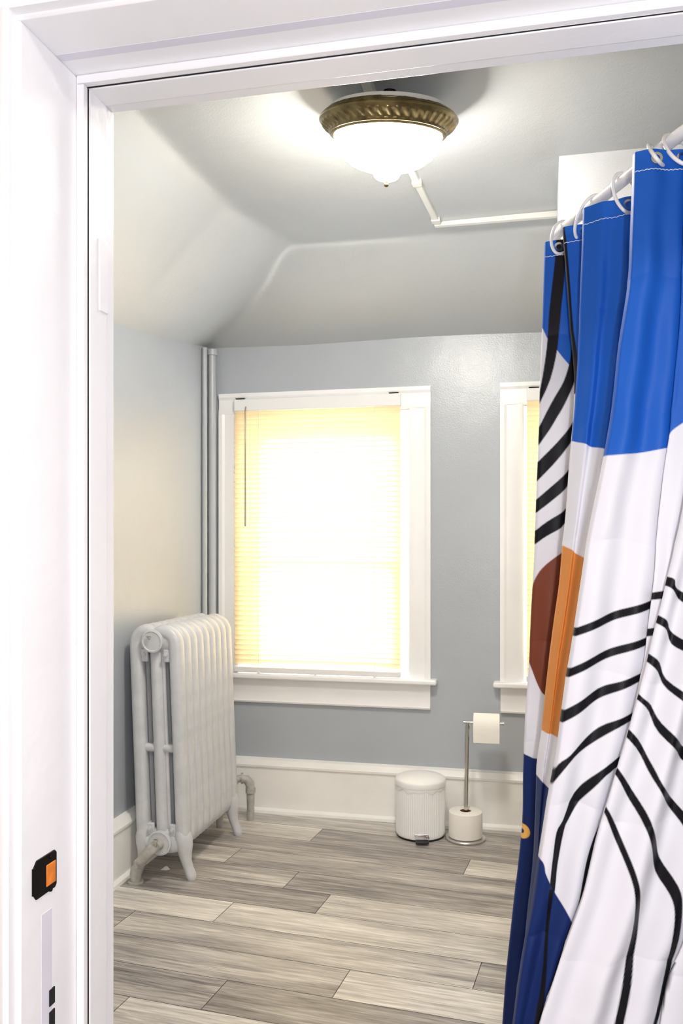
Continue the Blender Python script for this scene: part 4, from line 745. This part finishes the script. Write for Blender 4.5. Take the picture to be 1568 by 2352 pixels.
me.loops.add(FQ.size); me.loops.foreach_set('vertex_index', FQ.astype(np.int32).ravel())
me.polygons.add(len(FQ)); me.polygons.foreach_set('loop_start', (np.arange(len(FQ)) * 4).astype(np.int32)); me.polygons.foreach_set('loop_total', np.full(len(FQ), 4, np.int32))
me.polygons.foreach_set('use_smooth', np.ones(len(FQ), bool))
me.update(calc_edges=True)
ca = me.color_attributes.new('print', 'FLOAT_COLOR', 'POINT'); ca.data.foreach_set('color', RGB.reshape(-1))
seg = np.sqrt(np.diff(CA, axis=1) ** 2 + np.diff(CZ, axis=1) ** 2); U = np.concatenate([np.zeros((nr, 1)), np.cumsum(seg, 1)], 1)
UVv = np.stack([U, ZR], -1).reshape(-1, 2)
uvl = me.uv_layers.new(name='UVMap'); uvl.data.foreach_set('uv', UVv[FQ.ravel()].astype(np.float32).ravel())
me.materials.append(M_cloth)
clo = bpy.data.objects.new('cloth', me); COL.objects.link(clo); clo.parent = curt
# hem stitching: a thread just proud of the cloth, .034 below the top
ri = int(np.argmin(np.abs(zs - (HEM - .034))))
vis = [c for c in range(nc)]
th_pts = [(CA[ri, c], CZ[ri, c] - .0012, zs[ri] + .0008 * math.sin(c * .7)) for c in vis[::3]]
MB().tube(th_pts, .0007, 5).build('hem_stitching', M_thread, clo)

# rod: an oval tub ring, both ends fixed to the right wall
RZ = 1.985
rp_ = [(XR - .001, 1.36), (.8, 1.36), (.55, 1.365), (.42, 1.385), (.33, 1.43), (.275, 1.485), (.2286, 1.548), (.178, 1.661), (.128, 1.774), (.078, 1.887), (.034, 1.99), (.028, 2.02), (.034, 2.06), (.06, 2.12), (.12, 2.18), (.22, 2.22), (.35, 2.235), (.8, 2.24), (XR - .001, 2.24)]
def catmull(P, n=6):
    out = []
    for i in range(len(P) - 1):
        p0, p1, p2, p3 = P[max(i - 1, 0)], P[i], P[i + 1], P[min(i + 2, len(P) - 1)]
        for j in range(n):
            u = j / n; out.append(tuple(.5 * ((2 * b) + (-a + c) * u + (2 * a - 5 * b + 4 * c - d_) * u * u + (-a + 3 * b - 3 * c + d_) * u ** 3) for a, b, c, d_ in zip(p0, p1, p2, p3)))
    out.append(P[-1]); return out
rod = thing('curtain_rod', 'white curved shower curtain rod high above the blue curtain', 'rod', (0, 0, 0))
MB().tube([(x, y, RZ) for x, y in catmull(rp_)], .0115, 18).build('rod', M_plastic, rod, smooth=60)
for yy in (1.36, 2.24):
    MB().tube([(XR - .012, yy, RZ), (XR - .001, yy, RZ)], [.026, .032], 24).build('flange', M_plastic, rod)
# rings: each an open oval round the rod and through a grommet
cs, sn = math.cos(YAW), math.sin(YAW)
def w2(a, z): return Vector((cs * a - sn * z, sn * a + cs * z, 0))
def ring(a, zc, gi, label):
    """a, zc: rod crossing in the curtain frame; gi: column of the cloth that carries the grommet"""
    rr_ = int(np.argmin(np.abs(zs - (HEM - .016))))
    g = w2(CA[rr_, gi], CZ[rr_, gi] - .001); g.z = HEM - .016
    q = w2(a, zc); q.z = RZ
    up = (q - g); dist = up.length; up.normalize()
    rodt = Vector((.4066, -.9136, 0)); side = up.cross(rodt).normalized()
    c = (q + g) / 2; A_ = dist / 2 + .017; B_ = .0225
    pts = [c + up * (A_ * math.cos(u)) + side * (B_ * math.sin(u)) for u in np.linspace(0, 2 * PI, 40, endpoint=False)]
    o = MB().tube(pts, .0034, 10, closed=True).build('curtain_ring', M_plastic, smooth=60)
    tag(o, label, 'curtain ring', 'white rings on the curtain rod')
    nrm = Vector((sn, -cs, 0))
    gr = MB().lathe([(.0052, -.0012), (.0085, -.0022), (.0098, -.0010), (.0098, .0012), (.0052, .0012)], 28, closed=True)
    M = Matrix.Translation(Vector((CA[rr_, gi], CZ[rr_, gi] - .001, HEM - .016))) @ Matrix.Rotation(PI / 2, 4, 'X')
    gr.xf(M).build('grommet', M_chrome, clo, smooth=40, label='small metal grommet')
start = np.concatenate([[0], np.cumsum(NCOL)])
def rod_at(zc):
    u = (zc - 1.457) / (1.943 - 1.457); return .571 - .094 * u, zc
ring(*rod_at(1.90), start[1] + 26, 'white curtain ring at the far end of the rod')
ring(*rod_at(1.765), start[3] + 34, 'white curtain ring second from the far end, between narrow blue folds')
ring(*rod_at(1.655), start[5] + 82, 'white curtain ring with its metal grommet showing in the middle blue fold')
ring(*rod_at(1.535), start[7] + 44, 'white curtain ring just above the nearest wide blue fold')
ring(*rod_at(1.485), start[7] + 100, 'white curtain ring nearest the camera at the right edge')

# ------------------------------------------------------------------ light
w = bpy.data.worlds.new('sky'); scene.world = w; w.use_nodes = True
bg = w.node_tree.nodes['Background']; bg.inputs['Color'].default_value = (.93, .97, 1.0, 1); bg.inputs['Strength'].default_value = 4.6

def light(name, typ, loc, energy, color, **kw):
    l = bpy.data.lights.new(name, typ); l.energy = energy; l.color = color
    for a, b in kw.items(): setattr(l, a, b)
    o = bpy.data.objects.new(name, l); COL.objects.link(o); o.location = loc; return o
# the photographer's flash, a hand's breadth to the right of the lens
fx = Vector((cs * .105, sn * .105, 1.33))
light('flash', 'POINT', fx, 26, (.94, .95, 1.0), shadow_soft_size=.022)
# unseen area light added behind the camera as fill
hl_ = light('hall_fill', 'AREA', (.2, -.5, 2.55), 17, (1.0, .96, .93), size=.5)

# ------------------------------------------------------------------ camera
cam = bpy.data.cameras.new('camera'); co_ = bpy.data.objects.new('camera', cam); COL.objects.link(co_)
co_.location = (0, 0, 1.30); co_.rotation_euler = (PI / 2, 0, YAW)
cam.sensor_width = 36; cam.sensor_fit = 'AUTO'; cam.lens = 2000 / 2352 * 36; cam.shift_y = 69 / 2352
cam.clip_start = .02
scene.camera = co_
scene.view_settings.view_transform = 'Standard'; scene.view_settings.look = 'None'
scene.view_settings.exposure = 1.0; scene.view_settings.gamma = 1; scene.view_settings.use_curve_mapping = False
scene.cycles.use_denoising = True
scene.cycles.max_bounces = 10; scene.cycles.diffuse_bounces = 5; scene.cycles.transparent_max_bounces = 12
scene.cycles.sample_clamp_indirect = 6
